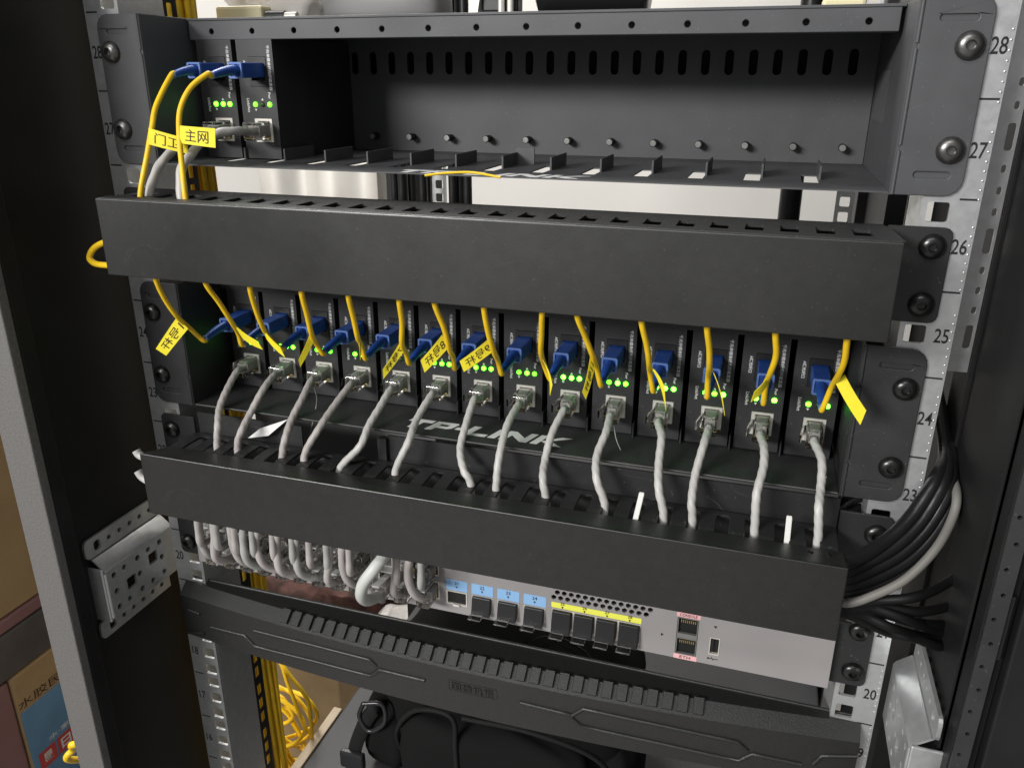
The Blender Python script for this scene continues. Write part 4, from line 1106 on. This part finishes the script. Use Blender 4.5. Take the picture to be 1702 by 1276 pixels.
# grey device seen through the comb, with a paper tag and a punched lug
solo('equipment_shelf', MB().box(-215, -60, 70, 200, 900, 990, 1), M['greydev'], 'mid grey metal box seen through the gap above the comb', 'equipment', (-60, 160, 925))
q = [at(412, 728, Y=-7), at(432, 712, Y=-4), at(478, 697, Y=-1), at(446, 724, Y=-5)]
f_ = Vector((0, .6, 0))
solo('paper_tag', MB().hull8(q + [a + f_ for a in q]), M['white'], 'pointed white paper scrap behind the left end of the comb', 'paper', q[0])

# ================================================================== things standing on the upper chassis
ZC = 27 * U + 43.4
it = thing('plastic_bag', 'milky plastic bag standing on the left of the upper chassis', 'plastic bag', (-200, 120, ZC))
part('film', bagbody(-196, 130, ZC + 22, 42, 20, 22, .8, .06, 21), M['clear_bag'], it)
solo('adapter', MB().box(-225, -188, 92, 106, ZC, ZC + 11, 2), M['cream_plastic'], 'yellowed plastic adapter on the left of the upper chassis', 'adapter', (-206, 99, ZC))
it = thing('plug_lead', 'small dark plug with metal tip lying beside the yellowed adapter', 'plug', (-170, 96, ZC))
part('grip', MB().tube([(-186, 96, ZC + 4), (-172, 96, ZC + 4)], 3.6, 12), M['blackplastic'], it)
part('tip', MB().tube([(-171.9, 96, ZC + 4), (-163, 96, ZC + 4)], 2.6, 12), M['nickel'], it)
it = thing('plastic_case', 'dark rounded plastic case on the upper chassis, left of the clamp', 'case', (-108, 110, ZC))
part('shell', bagbody(-106, 118, ZC + 10, 44, 22, 12, .55, .01, 31), M['greydev'], it)
part('collar', MB().box(-78, -70, 100, 130, ZC + .2, ZC + 16, 3), M['greydev'], it)
it = thing('clamp', 'metal clamp with dark jaws in the middle of the upper chassis', 'clamp', (-20, 100, ZC))
part('jaw', MB().hull8([(-40, 96, ZC), (-34, 96, ZC), (-30, 96, ZC + 22), (-36, 96, ZC + 22), (-40, 108, ZC), (-34, 108, ZC), (-30, 108, ZC + 22), (-36, 108, ZC + 22)]), M['nickel'], it)
part('jaw', MB().box(-32, -8, 100, 112, ZC + 4, ZC + 22, 1.5), M['blackplastic'], it)
part('bolt', MB().tube([(-18, 98, ZC + 1), (-18, 98, ZC + 14)], 2.2, 10), M['nickel'], it)
part('bolt', MB().tube([(-12, 98, ZC + 1), (-12, 98, ZC + 14)], 2.2, 10), M['nickel'], it)
it = thing('plastic_case', 'wide glossy black rounded case on the upper chassis, right of the clamp', 'case', (38, 110, ZC))
part('drum', MB().lathe([(17, 0), (20, 1.5), (20, 66), (17, 68)], (4, 112, ZC + 20.2), (1, 0, 0), 28), M['glossblack'], it)
part('core', MB().lathe([(8, -1), (8, 70)], (4, 112, ZC + 20.2), (1, 0, 0), 16), M['blackplastic'], it)
solo('hanging_cable', MB().tube([(172, 470, 1700), (174, 470, 1250), (177, 470, 1000), (180, 470, 700)], 11, 12), M['blackcable'], 'thick black cable hanging down behind the upper chassis', 'cable', (175, 470, 700))
solo('adapter', MB().box(172, 195, 96, 110, ZC, ZC + 8, 2), M['cream_plastic'], 'yellowed plastic adapter on the right of the upper chassis', 'adapter', (184, 103, ZC))
solo('fibre_cord', MB().tube(smooth([at(706, 292, Z=1159.2), at(740, 288, Z=1160.5), at(785, 287, Z=1161), at(832, 295, Z=1159)], 8), .7, 8), M['yellow'], 'thin yellow fibre offcut lying on the logo of the empty chassis', 'fibre cord', at(760, 292, Z=1158))

# ================================================================== seen past the rear of the cabinet
def wavy(x0, x1, y, z0, z1, n, amp, seed):
    rnd = random.Random(seed); vs = []; fs = []
    for i in range(n + 1):
        x = x0 + (x1 - x0) * i / n
        d = amp * math.sin(i * .9 + rnd.uniform(-.3, .3))
        vs += [Vector((x, y + d, z0)), Vector((x, y + d, z1)), Vector((x, y + d + 3, z1)), Vector((x, y + d + 3, z0))]
    for i in range(n):
        o = i * 4; p = o + 4
        for k in range(4): fs.append((o + k, p + k, p + (k + 1) % 4, o + (k + 1) % 4))
    fs += [(0, 1, 2, 3), (n * 4 + 3, n * 4 + 2, n * 4 + 1, n * 4)]
    mb = MB().add(vs, fs); mb.smooth = 60; return mb
solo('steel_panel', wavy(-1090, -760, 1380, -95, 1900, 14, 14, 4), M['steel'], 'rippled stainless sheet standing against the wall behind the cabinet', 'panel', (-920, 1380, -95))
for k, (u, y) in enumerate(((655, 470), (668, 462), (684, 474), (702, 466), (752, 470), (764, 478), (776, 472))):
    p_ = at(u, 310, Y=y)
    solo('power_cord', MB().tube([(p_.x, y, 560), (p_.x + 2, y, 900), (p_.x, y, 1200), (p_.x - 2, y, 1500)], 5.5, 10), M['blackcable'], 'black cord running down the rear left post of the cabinet', 'cord', (p_.x, y, 560), 'cords on the rear left post')
p0, p1 = at(480, 962, Z=200), at(520, 985, Z=200)
solo('cardboard_carton', MB().box(-860, -470, 560, 980, -99, 330, 4), M['carton'], 'brown carton on the floor behind the fibre slack', 'carton', (-660, 760, -99))
part_s = thing('sack', 'red brown crumpled sack lying on a carton below the switch', 'sack', (-430, 700, 330))
part('cloth', bagbody(-520, 720, 365, 150, 150, 50, .8, .06, 41), M['sack'], part_s)
ts = thing('ochre_sheet', 'ochre yellow crumpled sheet beside the red brown sack', 'sheet', (-700, 760, 330))
part('folds', bagbody(-690, 690, 352, 90, 120, 28, .8, .08, 43), M['tarp'], ts)
tp = thing('plastic_film', 'grey plastic film bundle beside the red brown sack', 'plastic film', (-330, 640, 330))
part('folds', bagbody(-345, 560, 345, 60, 70, 40, .8, .09, 45), M['polybag'], tp)

# ================================================================== cartons outside the cabinet, far left
XB = -480
def zof(u, v): return at(u, v, X=XB).z
def yof(u, v): return at(u, v, X=XB).y
yb = yof(30, 1180); yd = yof(2, 1120)
z_a = zof(62, 990); z_b = zof(40, 1030); z_c = zof(50, 1102); z_d = zof(66, 1160)
solo('cardboard_carton', MB().box(XB - 300, XB, -160, 130, z_a + 1, z_a + 210, 3), M['carton'], 'large brown carton at the top of the stack left of the cabinet', 'carton', (XB - 150, 0, z_a), 'cartons left of the cabinet')
solo('cardboard_carton', MB().box(XB - 300, XB, -160, 130, z_b, z_a, 3), M['carton_mauve'], 'flat mauve carton in the stack left of the cabinet', 'carton', (XB - 150, 0, z_b), 'cartons left of the cabinet')
solo('cardboard_carton', MB().box(XB - 300, XB, -200, 130, z_c, z_b - 1, 3), M['carton_dark'], 'dark grey carton in the stack left of the cabinet', 'carton', (XB - 150, 0, z_c), 'cartons left of the cabinet')
bc = thing('cardboard_carton', 'brown carton with a blue printed side and red characters', 'carton', (XB - 150, 60, z_d - 260), 'cartons left of the cabinet')
part('box', MB().box(XB - 300, XB, yb, 130, z_d - 260, z_c - 1, 3), M['carton'], bc)
part('blue_side', MB().box(XB + .1, XB + .6, yb + 1, 129, z_d - 255, z_d), M['carton_blue'], bc)
AX = (Vector((0, 1, 0)), Vector((0, 0, 1)))
part('print', letters('水胶民', 15, (XB + .05, yof(66, 1145), z_d + 8), AX, fit=(50, 10)), M['pen'], bc)
for k, (ch, yy) in enumerate((('显', yof(80, 1255)), ('日', yof(112, 1240)))):
    b_ = part('red_square', MB().box(XB + .7, XB + .9, yy - 10, yy + 10, zof(80, 1255) - 10, zof(80, 1255) + 10), M['red_print'], bc)
    part('character', letters(ch, 14, (XB + .92, yy, zof(80, 1255)), AX, bold=.3, fit=(12, 12)), M['white'], b_)
part('print', letters('水·家', 10, (XB + .62, yof(98, 1212), zof(98, 1212)), AX, fit=(26, 6)), M['white'], bc)
solo('cardboard_carton', MB().box(XB - 330, XB - 1, -300, yb - 1.5, z_d - 260, z_c - 2, 3), M['carton_mauve'], 'mauve carton standing in front of the blue printed carton', 'carton', (XB - 150, -100, z_d - 260), 'cartons left of the cabinet')
pts = [Vector((-380, 40, 560)), Vector((-372, 30, 600)), at(118, 1262, X=-372), at(122, 1245, X=-365), at(134, 1236, X=-350), Vector((-330, 30, 620)), Vector((-318, 40, 560))]
solo('fibre_cord', MB().tube(smooth(pts, 8), 3.0, 10), M['yellow'], 'bent yellow cord in front of the blue printed carton outside the cabinet', 'fibre cord', pts[0])
